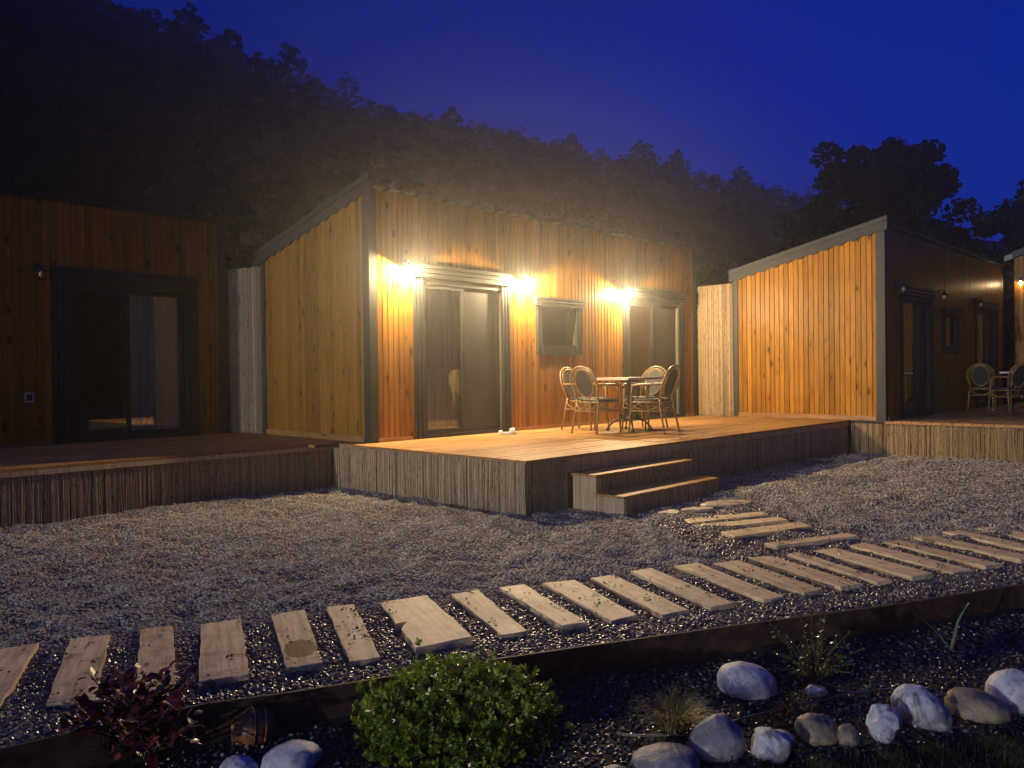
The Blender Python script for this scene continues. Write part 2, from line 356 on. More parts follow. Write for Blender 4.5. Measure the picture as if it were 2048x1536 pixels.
for i, x in enumerate(xs):
    ey = edge_y(x)
    for j, v in enumerate(vs_):
        y = ey + v; V[i * nv + j] = (x, y, yard_z(x, y))
I = np.arange(nx * nv).reshape(nx, nv)
F = np.stack([I[:-1, :-1], I[1:, :-1], I[1:, 1:], I[:-1, 1:]], -1).reshape(-1, 4)
yard_me = np_mesh('gravel_yard', V, F, M['gravel'], True)
o = obj('gravel_yard', yard_me); o['kind'] = 'structure'

def bed_z(x, y):
    d = edge_y(x) - y
    return -0.628 - 0.045 * min(1, max(0, d) / .35) + 0.018 * N(x, y, 5, 2.2) + 0.012 * N(x, y, 1, 7) - 0.03 * max(0, (x + 1.5)) * 0.0
xs = np.concatenate([np.arange(-9, -5.2, .2), np.arange(-5.2, 1.0, .05), np.arange(1, 6, .25)]); vs_ = np.concatenate([np.arange(0, 2.2, .05), np.arange(2.2, 8, .4)])
nx, nv = len(xs), len(vs_); V = np.zeros((nx * nv, 3), np.float32)
for i, x in enumerate(xs):
    ey = edge_y(x)
    for j, v in enumerate(vs_): V[i * nv + j] = (x, ey - v, bed_z(x, ey - v))
I = np.arange(nx * nv).reshape(nx, nv)
F = np.stack([I[:-1, :-1], I[:-1, 1:], I[1:, 1:], I[1:, :-1]], -1).reshape(-1, 4)
bed_me = np_mesh('garden_bed', V, F, M['soil'], True)
o = obj('garden_bed', bed_me); o['kind'] = 'structure'

def scatter(name, base, dens_fn, size, mat, seed):
    """crushed stone lying on a surface: geometry nodes scatter small rocks, density from a vertex attribute"""
    me = base.copy(); me.name = name
    co = np.zeros(len(me.vertices) * 3, np.float32); me.vertices.foreach_get('co', co); co = co.reshape(-1, 3)
    at = me.attributes.new('dens', 'FLOAT', 'POINT'); at.data.foreach_set('value', np.array([dens_fn(*c) for c in co], np.float32))
    ng = bpy.data.node_groups.new(name, 'GeometryNodeTree')
    ng.interface.new_socket('Geometry', in_out='INPUT', socket_type='NodeSocketGeometry'); ng.interface.new_socket('Geometry', in_out='OUTPUT', socket_type='NodeSocketGeometry')
    gi = ng.nodes.new('NodeGroupInput'); go = ng.nodes.new('NodeGroupOutput')
    dp = ng.nodes.new('GeometryNodeDistributePointsOnFaces'); dp.distribute_method = 'RANDOM'; dp.inputs['Seed'].default_value = seed
    na = ng.nodes.new('GeometryNodeInputNamedAttribute'); na.data_type = 'FLOAT'; na.inputs[0].default_value = 'dens'
    ng.links.new(gi.outputs[0], dp.inputs['Mesh']); ng.links.new(na.outputs[0], dp.inputs['Density'])
    ico = ng.nodes.new('GeometryNodeMeshIcoSphere'); ico.inputs['Radius'].default_value = 1; ico.inputs['Subdivisions'].default_value = 1
    sm = ng.nodes.new('GeometryNodeSetMaterial'); sm.inputs['Material'].default_value = mat
    ng.links.new(ico.outputs[0], sm.inputs[0])
    ip = ng.nodes.new('GeometryNodeInstanceOnPoints'); ng.links.new(dp.outputs['Points'], ip.inputs['Points']); ng.links.new(sm.outputs[0], ip.inputs['Instance'])
    rr = ng.nodes.new('FunctionNodeRandomValue'); rr.data_type = 'FLOAT_VECTOR'; rr.inputs[0].default_value = (-.5, -.5, 0); rr.inputs[1].default_value = (.5, .5, 6.28)
    rs = ng.nodes.new('FunctionNodeRandomValue'); rs.data_type = 'FLOAT_VECTOR'; rs.inputs[0].default_value = tuple(size * k for k in (.7, .6, .5)); rs.inputs[1].default_value = tuple(size * k for k in (1.35, 1.15, .95)); rs.inputs['Seed'].default_value = 5
    ng.links.new(rr.outputs[0], ip.inputs['Rotation']); ng.links.new(rs.outputs[0], ip.inputs['Scale'])
    ng.links.new(ip.outputs[0], go.inputs[0])
    o = obj(name, me); md = o.modifiers.new('scatter', 'NODES'); md.node_group = ng
    o['kind'] = 'stuff'; return o
def under_deck(x, y): return (-.2 < x < 7.5 and y > -2.75) or (x < -.2 and y > .5) or (x > 7.45 and y > -6.1)
def path_band(x, y):
    v = y - edge_y(x); wob = .22 * N(x, y, 2, 1.3) + .10 * N(x, y, 7, 4)
    br = math.hypot((x - .6 - (y + 4.5) * .55) / .75, 0) + wob < 1 and -5.9 < y < -3.95
    return v < 1.22 + wob or br
def pd(x, y, z):
    if x < -5.6 or x > 5 or not path_band(x, y) or y - edge_y(x) < .1 or under_deck(x, y): return 0
    return 2600
def yd(x, y, z):
    if under_deck(x, y) or x < -7.5 or x > 9 or y < -9.0: return 0
    dist = math.hypot(x + 5.57, y + 7.86)
    if y - edge_y(x) > 7.4: return 0
    if path_band(x, y): return 0
    return 3600 if dist < 6 else 2900 if dist < 8.5 else 1600
scatter('gravel', yard_me, yd, 0.0112, M['pebble'], 3)
scatter('path_gravel', yard_me, pd, 0.0125, M['pebble_path'], 11)
def bd(x, y, z):
    d = edge_y(x) - y
    if x < -5.2 or x > 1 or d > 2.0 or d < .07: return 0
    lawn = (-0.67 * x - 8.35) - y       # the lawn begins below the row of stones
    if lawn > 0: return 60
    return 1800
scatter('bed_gravel', bed_me, bd, 0.011, M['pebble_dark'], 8)

# edging: a thin rusty board between path gravel and bed, in three straight lengths
def edging_piece(x0, x1):
    n = max(2, int((x1 - x0) / .25)); mbb = MB(); pts = [(x0 + (x1 - x0) * i / n) for i in range(n + 1)]
    vs = []; fs = []
    for x in pts:
        y = edge_y(x)
        for dy, z in ((0.0, -0.74), (0.0, -0.496), (0.016, -0.496), (0.016, -0.74)): vs.append((x, y + dy, z))
    for i in range(n):
        a, b = i * 4, i * 4 + 4
        for k in range(4): fs.append((a + k, a + (k + 1) % 4, b + (k + 1) % 4, b + k))
    fs += [(0, 3, 2, 1), tuple(n * 4 + k for k in range(4))]
    mbb.add(vs, fs); return mbb.mesh('edging_board', M['corten'])
ed = thing('bed_edging', 'rusty brown edging boards holding the gravel path above the planted bed', 'edging')
for a, b in ((-9, -4.203), (-4.2, -1.463), (-1.46, 4.0)): obj('edging_board', edging_piece(a, b), ed)

# ------------------------------------------------------------------ hill and forest
RIDGE = [(168, 0.0), (162, 1.0), (158, 4.0), (154, 11), (149, 18), (140, 24), (128, 27), (118, 28), (104, 28.5), (92, 28.5), (84.1, 28.1), (78.4, 25.88), (74, 24.62), (69.4, 23.45), (65.2, 22.6), (62.6, 21.9), (60.6, 21.4), (57.9, 20.2), (57.2, 19.74), (55.1, 19.4), (53, 19.1), (50.5, 18.9), (48.7, 18.6), (46.6, 17.9), (43.7, 17.35), (41.5, 16.95), (37.9, 15.95), (35, 15.6), (32.6, 15.1), (30.9, 14.4), (28.1, 13.8), (26.5, 13.2), (24.2, 12.6), (19.6, 11.1), (15.2, 9.3), (11.3, 8.2), (5.3, 6.0), (-4, 5), (-14, 7), (-30, 12), (-60, 16), (-90, 17), (-120, 16), (-145, 13), (-160, 7), (-168, 2), (-178, 0)]  # unseen left and rear ridges added to block side light and sky
ra = np.array([q[0] for q in RIDGE])[::-1]; re_ = np.array([q[1] for q in RIDGE])[::-1]
def ridge_r(az):
    if az > 84: return 70.8 + (az - 84) * .3
    far_ = (118 + (84 - max(az, -14)) * 0.95) * .6
    return far_ if az > -14 else max(46, far_ + (az + 14) * 4.0)
def hill_pt(az, t, bumps=True):
    r1 = ridge_r(az); r0 = 23 + 12 * max(0, min(1, (40 - az) / 40.0)) * (1 if az > -14 else max(0, 1 + (az + 14) / 30)) + 12 * max(0, (az - 110) / 50.0); r = r0 + (r1 - r0) * t
    top = math.tan(R(float(np.interp(az, ra, re_)) - 1.55)) * r1 + CAM.z
    s = t if t <= 1 else max(0.0, 1 - (t - 1) * 2.0)
    h = -0.9 + (top + 0.9) * (s ** 1.12)
    x = CAM.x + r * math.cos(R(az)); y = CAM.y + r * math.sin(R(az))
    if bumps and 0 < t < .97: h += 1.3 * N(x, y, 0, 0.05) * min(1, t * 4) * min(1, (1 - t) * 6)
    return Vector((x, y, h))
azs = np.arange(-178, 168.1, 1.0); ts = np.arange(0, 1.26, .045)
V = np.array([hill_pt(a, t) for a in azs for t in ts]); I = np.arange(len(azs) * len(ts)).reshape(len(azs), len(ts))
F = np.stack([I[:-1, :-1], I[:-1, 1:], I[1:, 1:], I[1:, :-1]], -1).reshape(-1, 4)
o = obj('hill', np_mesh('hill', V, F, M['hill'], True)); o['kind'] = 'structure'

def leaf_cloud(cents, rad, n, size, squash=0.75, shell=0.55):
    """n small leaf-clump quads spread through balls round the centres"""
    k = rng.integers(0, len(cents), n); c = np.asarray(cents)[k]; r = np.asarray(rad)[k]
    d = rng.normal(size=(n, 3)); d /= np.linalg.norm(d, axis=1)[:, None]
    q = (shell + (1 - shell) * rng.random(n) ** .6) * r; q = np.where(rng.random(n) < .25, q * rng.random(n), q)
    p = c + d * q[:, None] * np.array([1, 1, squash])
    return quads(p, d, size)
def quads(p, d, size, asp=0.6, jit=0.9):
    n = len(p); nn = d + rng.normal(size=(n, 3)) * jit; nn /= np.linalg.norm(nn, axis=1)[:, None]
    a = rng.normal(size=(n, 3)); u = np.cross(nn, a); u /= np.linalg.norm(u, axis=1)[:, None]; v = np.cross(nn, u)
    s = (np.asarray(size) * (0.6 + 0.8 * rng.random(n)))[:, None]
    V = np.stack([p - u * s * .5, p - v * s * asp * .5 + nn * s * .06, p + u * s * .5, p + v * s * asp * .5 + nn * s * .06], 1).reshape(-1, 3)
    return V, np.arange(4 * n).reshape(n, 4)
def join(parts):
    Vs, Fs, o = [], [], 0
    for V, F in parts: Vs.append(V); Fs.append(F + o); o += len(V)
    return np.concatenate(Vs), np.concatenate(Fs)
def crown_pts(c, r, h, n):
    cs, rs = [], []
    for i in range(n):
        a = random.uniform(0, 6.28); u = random.uniform(-.8, .9); q = math.sqrt(max(0, 1 - u * u)) * random.uniform(.4, .85)
        cs.append((c[0] + r * q * math.cos(a), c[1] + r * q * math.sin(a), c[2] + h * u)); rs.append(r * random.uniform(.25, .48))
    return cs, rs
parts = []
for az in np.arange(-8, 104, .1):
    pass
cnt = 0
for row, (t0, dens) in enumerate([(1.0, 1.1), (.985, 1.25), (.96, 1.4), (.93, 1.6), (.89, 1.7), (.84, 1.8), (.78, 1.8), (.72, 1.9), (.65, 1.9), (.58, 2.0), (.51, 1.8), (.45, 1.8), (.39, 1.8), (.33, 1.7), (.27, 1.7), (.22, 1.6), (.17, 1.6), (.12, 1.5), (.08, 1.5), (.04, 1.5), (.01, 1.5)]):
    az = -10.0 + random.random()
    while az < 100:
        t = max(.002, t0 + random.uniform(-.015, .008)); p = hill_pt(az, t); r = ridge_r(az) * (0.3 + 0.7 * t)
        s = random.choice([1.0, 1.25, 1.5, 1.9, 2.5]) * (1.15 if az > 56 else .95) * .62
        if az < 20: s *= .85
        if row < 3: s = min(s, 1.5 if random.random() < .3 else 1.1)
        cs, rs = crown_pts((p.x, p.y, p.z + s * 1.0), s * 1.1, s * 1.0, 7)
        n = 170 if row < 4 else 100
        parts.append(leaf_cloud(cs, rs, n, 0.30 if row < 4 else .6)); cnt += 1
        az += math.degrees(s * dens / r) * random.uniform(.7, 1.3)
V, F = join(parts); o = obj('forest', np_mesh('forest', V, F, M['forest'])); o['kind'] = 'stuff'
o['label'] = 'dark wooded slope rising behind the cabins'

def make_tree(name, base, h, r, label, group, lobes, nleaf, leaf, mat=M['tree_leaf'], tr=0.25):
    t = thing(name, label, 'tree', base, 0, group)
    m = MB(); top = 0.62 * h
    m.tube([(0, 0, -.6), (0.05 * r, 0, h * .2), (-0.05 * r, .05 * r, h * .42), (0, 0, top)], [tr, tr * .8, tr * .6, tr * .3], 8)
    cs, rs = [], []
    for (dx, dz, lr) in lobes:
        a = random.uniform(-.6, .6) * r
        m.tube([(0, 0, h * .3 + .1 * dz), (dx * .5 * RT.x, dx * .5 * RT.y, h * .45), (dx * RT.x, dx * RT.y + a * .3, dz)], [tr * .4, tr * .28, tr * .1], 6)
        c2, r2 = crown_pts((dx * RT.x, dx * RT.y + a * .3, dz), lr, lr * .85, 9); cs += c2; rs += r2
    obj('trunk', m.mesh('trunk', M['bark'], True), t)
    V, F = leaf_cloud(cs, rs, nleaf, leaf)
    obj('crown', np_mesh('crown', V, F, mat), t); return t
# single trees that stand out on the skyline of the hill
for az, h, r, dn, lab in ((66.6, 5.2, 2.9, 1.0, 'broad round tree highest up the skyline, at the far left'), (64.0, 4.6, 2.2, 1.0, 'rounded dark tree on the skyline, next below the broad highest one'),
        (60.0, 6.0, 2.8, 1.0, 'bulky tree on the skyline edge just left of the thin airy tree'), (56.1, 6.3, 2.6, .32, 'thin airy tree with gaps in its crown on the skyline left of the cabin peak'),
        (48.6, 4.4, 1.8, .9, 'small pointed tree on the skyline above the large sliding door'), (40.0, 5.0, 2.0, .9, 'pointed tree on the skyline right of the picture centre'),
        (34.9, 5.4, 2.8, 1.0, 'flat topped tree clump on the skyline above the right end of the middle cabin'), (32.6, 5.0, 2.0, .9, 'upright tree just right of the flat topped skyline tree'), (28.0, 4.6, 2.4, 1.0, 'last rounded skyline tree left of the two big dark trees')):
    p = hill_pt(az, 1.0); h *= .80; r *= .74
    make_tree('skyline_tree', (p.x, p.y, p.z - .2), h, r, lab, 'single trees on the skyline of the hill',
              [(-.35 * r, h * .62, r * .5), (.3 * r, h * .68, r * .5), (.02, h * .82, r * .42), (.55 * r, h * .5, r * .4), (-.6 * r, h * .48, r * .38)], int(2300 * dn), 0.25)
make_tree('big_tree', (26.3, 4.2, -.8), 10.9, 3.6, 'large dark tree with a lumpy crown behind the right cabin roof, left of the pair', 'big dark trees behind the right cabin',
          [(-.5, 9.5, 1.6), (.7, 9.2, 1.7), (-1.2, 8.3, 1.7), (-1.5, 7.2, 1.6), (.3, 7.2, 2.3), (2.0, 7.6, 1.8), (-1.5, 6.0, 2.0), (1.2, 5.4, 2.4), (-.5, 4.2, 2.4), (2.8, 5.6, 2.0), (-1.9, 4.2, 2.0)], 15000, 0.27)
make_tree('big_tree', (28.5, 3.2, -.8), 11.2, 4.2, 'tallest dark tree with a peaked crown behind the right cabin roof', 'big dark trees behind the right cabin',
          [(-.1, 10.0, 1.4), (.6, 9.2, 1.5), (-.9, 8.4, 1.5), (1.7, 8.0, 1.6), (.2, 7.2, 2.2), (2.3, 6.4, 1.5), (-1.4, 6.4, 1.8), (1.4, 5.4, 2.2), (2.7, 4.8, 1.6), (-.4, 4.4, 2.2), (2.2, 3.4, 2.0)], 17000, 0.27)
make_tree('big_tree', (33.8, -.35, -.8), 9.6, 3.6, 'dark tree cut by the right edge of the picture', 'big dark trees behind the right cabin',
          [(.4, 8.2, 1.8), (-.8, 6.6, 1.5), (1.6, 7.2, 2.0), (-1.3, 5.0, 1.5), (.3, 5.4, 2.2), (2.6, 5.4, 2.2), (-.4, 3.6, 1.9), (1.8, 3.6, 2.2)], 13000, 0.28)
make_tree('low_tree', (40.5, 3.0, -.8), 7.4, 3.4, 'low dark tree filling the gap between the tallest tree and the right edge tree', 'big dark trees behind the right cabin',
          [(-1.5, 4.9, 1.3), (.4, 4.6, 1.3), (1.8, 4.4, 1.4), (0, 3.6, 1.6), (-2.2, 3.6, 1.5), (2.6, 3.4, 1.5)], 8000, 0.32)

# ------------------------------------------------------------------ cabins
H, HR, L, D = 3.085, 2.52, 7.34, 2.61
PW = 0.0816                                     # width of one wall board
def plank_mesh(wd, name, mat):
    """unit-high board, groove on both sides; face towards -Y"""
    g, c, th = 0.0017, 0.0065, 0.018
    pr = [(-wd / 2 + g, 0), (-wd / 2 + g, -th + c), (-wd / 2 + g + c, -th), (wd / 2 - g - c, -th), (wd / 2 - g, -th + c), (wd / 2 - g, 0)]
    m = MB(); m.add([(x, y, 0) for x, y in pr] + [(x, y, 1) for x, y in pr],
                    [tuple(range(6))[::-1], tuple(range(6, 12))] + [(i, (i + 1) % 6, 6 + (i + 1) % 6, 6 + i) for i in range(6)])
    return m.mesh(name, mat)
PLANK = plank_mesh(PW, 'wall_plank', M['larch'])
GPW = D / 30.0
OPEN = [(0.63, 2.40, 0, 2.20), (2.93, 4.0, 1.10, 1.95), (5.06, 6.93, 0, 2.22)]   # trim outlines: the boards stop there
def ribbed(m, x0, x1, z0, z1, yb, dep, along, ribs=3):
    """fluted trim: several raised ribs on a base"""
    m.box(x0, x1, yb - dep * .25, yb, z0, z1)
    for i in range(ribs):
        if along == 'z':
            w_ = (x1 - x0) / ribs; a = x0 + w_ * i + w_ * .2; m.box(a, a + w_ * .6, yb - dep, yb - dep * .25 + .001, z0 + .002, z1 - .002)
        else:
            w_ = (z1 - z0) / ribs; a = z0 + w_ * i + w_ * .14; m.box(x0 + .002, x1 - .002, yb - dep, yb - dep * .25 + .001, a, a + w_ * .72)
CACHE = {}
def cached(key, fn):
    if key not in CACHE: CACHE[key] = fn()
    return CACHE[key]
def curtain_mesh(x0, x1, z0, z1, y, fold=0.09, amp=0.035, taper=0.0, seed=0):
    n = int((x1 - x0) / .012); m = MB(); vs = []; rows = 7
    for j in range(rows):
        f = j / (rows - 1); z = z1 + (z0 - z1) * f
        for i in range(n + 1):
            u = i / n; x = x0 + (x1 - x0) * u + taper * f * (u - .5)
            ph = 6.28 * (x - x0) / fold + 1.3 * math.sin(u * 9 + seed); vs.append((x + .01 * math.sin(ph * 2 + f), y + amp * (.6 + .4 * f) * math.sin(ph + .5 * f * math.sin(u * 7 + seed)), z))
    m.add(vs, [(j * (n + 1) + i, j * (n + 1) + i + 1, (j + 1) * (n + 1) + i + 1, (j + 1) * (n + 1) + i) for j in range(rows - 1) for i in range(n)])
    return m.mesh('curtain', M['curtain'], True)
def sliding_door(root, x0, x1, ztop, key, screen=True):
    xm = (x0 + x1) / 2 - 0.02
    def fr():
        m = MB(); ribbed(m, x0 - .03, x0 + .17, 0, ztop - .135, 0, .028, 'z'); ribbed(m, x1 - .15, x1 + .03, 0, ztop - .135, 0, .028, 'z')
        m.box(x0 + .17, x1 - .15, -.01, .09, ztop - .20, ztop - .137); m.box(x0 + .17, x1 - .15, -.02, .10, 0.002, .045)
        return m.mesh('door_frame', M['frame'])
    d = obj('sliding_door', cached(('dframe', key), fr), root)
    def sb():
        m = MB(); ribbed(m, x0 - .03, x1 + .03, ztop - .135, ztop + .05, 0, .065, 'x', 3); return m.mesh('shutter_box', M['frame'])
    obj('shutter_box', cached(('shut', key), sb), d)
    def sash(a, b, y):
        m = MB(); zt, zb = ztop - .202, .047
        m.box(a, a + .055, y, y + .03, zb, zt); m.box(b - .055, b, y, y + .03, zb, zt)
        m.box(a + .056, b - .056, y + .001, y + .029, zt - .05, zt); m.box(a + .056, b - .056, y + .001, y + .029, zb, zb + .06)
        return m.mesh('sash', M['frame'])
    def pane(a, b, y):
        m = MB(); m.box(a + .054, b - .054, y, y + .005, .10, ztop - .25); return m.mesh('glass_pane', M['glass'])
    xa, xb = x0 + .172, x1 - .152
    obj('sash', cached(('sa', key), lambda: sash(xa, xm + .04, .012)), d); obj('sash', cached(('sb', key), lambda: sash(xm - .02, xb, .052)), d)
    obj('glass_pane', cached(('ga', key), lambda: pane(xa, xm + .04, .025)), d); obj('glass_pane', cached(('gb', key), lambda: pane(xm - .02, xb, .065)), d)
    if screen:
        def sc():
            m = MB(); m.box(xm + .05, xb - .01, .036, .038, .06, ztop - .21); return m.mesh('insect_screen', M['screen'])
        obj('insect_screen', cached(('sc', key), sc), d)
    def hd():
        m = MB(); m.box(xm + .012, xm + .030, -.012, .012, .95, 1.13); return m.mesh('handle', M['black'])
    obj('handle', cached(('hd', key), hd), d)
    return d
def wave_flash():
    """roof verge flashing on the gable: straight top, wavy lower edge, one fold line"""
    n = 72; m = MB(); vs = []
    for i in range(n + 1):
        u = i / n; y = -0.07 + (D + .14) * u; zt = H + .165 + (HR - H - .0) * u * (D + .14) / D
        wv = 0.5 + 0.5 * math.sin(u * 2 * math.pi * 12.2); zb = zt - .205 - 0.03 * wv ** 2
        for x, z in ((-.055, zt), (-.055, zt - .075), (-.045, zt - .08), (-.045, zt - .085), (-.05, zb), (-.03, zb), (.06, zt - .12), (.06, zt)): vs.append((x, y, z))
    k = 8; fs = [(i * k + a, (i + 1) * k + a, (i + 1) * k + (a + 1) % k, i * k + (a + 1) % k) for i in range(n) for a in range(k)]
    fs += [tuple(range(k)), tuple(n * k + a for a in range(k))[::-1]]
    m.add(vs, fs); return m.mesh('verge_flashing', M['trim'])
def make_cabin(org, label, xmax, gable, doors=(1, 2), nrange=None, screen=True):
    root = thing('cabin', label, 'cabin', org, 0, 'timber cabins standing in a stepped row')
    # body: inner wall panels behind the boards (openings left free), floor, back and roof deck
    def body():
        m = MB(); y0, y1 = .002, .10
        cuts = [(.81, 2.24, 0, 2.0), (3.04, 3.84, 1.24, 1.81), (5.24, 6.77, 0, 2.02)]; x = .004
        for a, b, za, zb in cuts:
            m.box(x, a, y0, y1, -.02, H - .03); m.box(a, b, y0 + .001, y1 - .001, zb, H - .03)
            if za > 0: m.box(a, b, y0 + .001, y1 - .001, -.02, za)
            x = b
        m.box(x, L - .004, y0, y1, -.02, H - .03)
        zr = lambda y: H + (HR - H) * y / D
        for xa, xb in ((.004, .1), (L - .1, L - .004)):
            m.prism([(xa, .101, -.02), (xa, D - .004, -.02), (xa, D - .004, zr(D) - .04), (xa, .101, zr(.1) - .04)][::-1], (xb - xa, 0, 0))
        m.box(.101, L - .101, D - .1, D - .005, -.02, HR - .05); m.box(.101, L - .101, .101, D - .101, -.06, -.008)
        m.prism([(.101, .101, zr(.1) - .14), (.101, D - .101, zr(D - .1) - .14), (.101, D - .101, zr(D - .1) - .06), (.101, .101, zr(.1) - .06)][::-1], (L - .202, 0, 0))
        return m.mesh('wall', M['inner'])
    obj('wall', cached('body', body), root)
    n = int(round((L - .16) / PW))
    for i in range(n):
        x = .125 + PW / 2 + i * PW - .04
        if x > L - .1: break
        if nrange and not (nrange[0] <= x <= nrange[1]): continue
        segs = [(.0, H - .012)]
        for a, b, za, zb in OPEN:
            if a - .01 < x < b + .01: segs = ([(0, za)] if za > 0 else []) + [(zb, H - .012)]
        for z0, z1 in segs: obj('wall_plank', PLANK, root, (x, random.uniform(-.0015, .0015), z0), (0, 0, 0), (1, 1, z1 - z0))
    def ct():
        m = MB(); m.box(-.024, .083, -.024, -.001, 0, .84); m.box(-.024, .083, -.024, -.001, .846, H); m.box(-.024, -.001, 0, .115, 0, H); return m.mesh('corner_trim', M['trim'])
    obj('corner_trim', cached('ct', ct), root)
    def ct2():
        m = MB(); m.box(L - .1, L + .02, -.024, -.001, 0, H); m.box(L + .001, L + .02, 0, .08, 0, H); return m.mesh('corner_trim', M['trim'])
    obj('corner_trim', cached('ct2', ct2), root)
    def bb(a, b):
        m = MB(); m.box(a, b, -.036, -.019, .002, .05); return m.mesh('base_board', M['larch_x'])
    for a, b in ((.084, .60), (2.43, 5.02), (6.965, L - .1)): obj('base_board', cached(('bb', a), lambda: bb(a, b)), root)
    if gable:
        for i in range(30):
            y = (i + .5) * GPW
            if y < .12 or y > D - .05: continue
            z1 = H + (HR - H) * (y / D) - .03
            obj('gable_plank', cached('gp', lambda: plank_mesh(GPW, 'gable_plank', M['larch'])), root, (random.uniform(-.0015, .0015), y, 0.06), (0, 0, -math.pi / 2), (1, 1, z1 - .06))
        obj('verge_flashing', cached('flash', wave_flash), root)
        def bbg():
            m = MB(); m.box(-.034, -.001, .117, D - .09, .002, .075); return m.mesh('gable_base_board', M['larch_y'])
        obj('base_board', cached('bbg', bbg), root)
        def ctr():
            m = MB(); m.box(-.03, .02, D - .088, D + .012, 0, HR + .02); return m.mesh('corner_trim', M['trim'])
        obj('corner_trim', cached('ctr', ctr), root)
    def roof():
        m = MB(); p = .235; prof = []
        x = -.03
        while x < L + .05:
            prof += [(x, 0), (x + .02, .034), (x + .055, .034), (x + .075, 0)]; x += p
        vs = []
        for y in (-.075, D + .1):
            zz = H + (HR - H) * y / D + .002
            vs += [(a, y, zz + b) for a, b in prof] + [(a, y, zz + b + .006) for a, b in prof]
        k = len(prof); fs = []
        for i in range(k - 1):
            fs += [(i, i + 1, 2 * k + i + 1, 2 * k + i), (k + i, 3 * k + i, 3 * k + i + 1, k + i + 1), (i, k + i, k + i + 1, i + 1)]
        m.add(vs, fs); return m.mesh('roof_sheet', M['roof'])
    obj('roof_sheet', cached('roof', roof), root)
    # doors, window
    if 1 in doors:
        sliding_door(root, .66, 2.37, 2.19, 'a')
    if 2 in doors:
        sliding_door(root, 5.09, 6.90, 2.21, 'b', screen)
    def wf():
        m = MB(); ribbed(m, 2.95, 3.06, 1.11, 1.82, 0, .04, 'z'); ribbed(m, 3.83, 3.96, 1.11, 1.82, 0, .04, 'z'); ribbed(m, 3.062, 3.828, 1.11, 1.25, 0, .038, 'x'); m.box(3.062, 3.828, -.008, .03, 1.79, 1.82)
        return m.mesh('window', M['frame'])
    wo = obj('window', cached('wf', wf), root)
    def ws():
        m = MB(); ribbed(m, 2.89, 4.02, 1.822, 1.965, 0, .075, 'x', 3); return m.mesh('shutter_box', M['frame'])
    obj('shutter_box', cached('ws', ws), wo)
    def wg():
        m = MB(); m.box(3.03, 3.85, .03, .036, 1.22, 1.83); return m.mesh('glass_pane', M['glass'])
    obj('glass_pane', cached('wg', wg), wo)
    # curtains hang inside the doors
    if 1 in doors:
        obj('curtain', cached('c1', lambda: curtain_mesh(.98, 1.54, .03, 2.02, .082, .10, .032, .2, 1)), root)
        obj('curtain', cached('c2', lambda: curtain_mesh(1.62, 2.26, .03, 2.02, .125, .11, .026, .1, 4)), root)
        obj('curtain', cached('c0', lambda: curtain_mesh(.80, .92, .03, 2.02, .082, .06, .02, .0, 2)), root)
    if 2 in doors:
        if screen: obj('curtain', cached('c3', lambda: curtain_mesh(5.24, 5.84, .03, 2.02, .08, .13, .018, .0, 7)), root)
        obj('curtain', cached('c4', lambda: curtain_mesh(5.95, 6.78, .03, 2.02, .125, .12, .026, .0, 9)), root)
    return root
main_c = make_cabin((0, 0, 0), 'middle timber cabin with three lit wall lamps beside its glass doors', 9, True)
left_c = make_cabin((-7.63, 3.25, 0), 'unlit timber cabin at the left edge with a dark glass door', 9, False, (1, 2), (3.9, 9), False)
right_c = make_cabin((7.47, -3.35, 0), 'timber cabin on the right, its orange board gable lit by lamps', 9, True)
sk = MB(); sk.box(-.05, .05, -.03, -.018, -.06, .06); so = obj('power_socket', sk.mesh('power_socket', M['white_plastic']), left_c, (4.80, 0, .60)); 
sk = MB(); sk.box(-.032, .032, -.038, -.031, -.04, .04); obj('socket_cover', sk.mesh('socket_cover', M['frame']), so)
# a further cabin at the right edge: only its gable wall and roof edge show
far_c = thing('cabin', 'dark far cabin wall with a glowing lamp at the right edge', 'cabin', (15.3, -6.08, 0), 0, 'timber cabins standing in a stepped row')
m = MB(); m.prism([(0, 0, -.5), (0, 2.55, -.5), (0, 2.55, 3.35), (0, 0, 4.1)][::-1], (5, 0, 0)); obj('wall', m.mesh('wall', M['inner']), far_c)
for i in range(26): obj('gable_plank', cached('gp', None), far_c, (0, .09 + i * .098, 0), (0, 0, -math.pi / 2), (1.1, 1, 3.32 + (25 - i) * .028))
m = MB(); m.prism([(-.1, -.1, 4.12), (-.1, 2.6, 3.33), (-.1, 2.6, 3.47), (-.1, -.1, 4.30)][::-1], (.16, 0, 0)); obj('verge_flashing', m.mesh('verge_flashing', M['trim']), far_c)
m = MB(); m.prism([(.07, -.1, 4.12), (.07, 2.8, 3.28), (.07, 2.8, 3.40), (.07, -.1, 4.28)][::-1], (5, 0, 0)); obj('roof', m.mesh('roof', M['roof']), far_c)

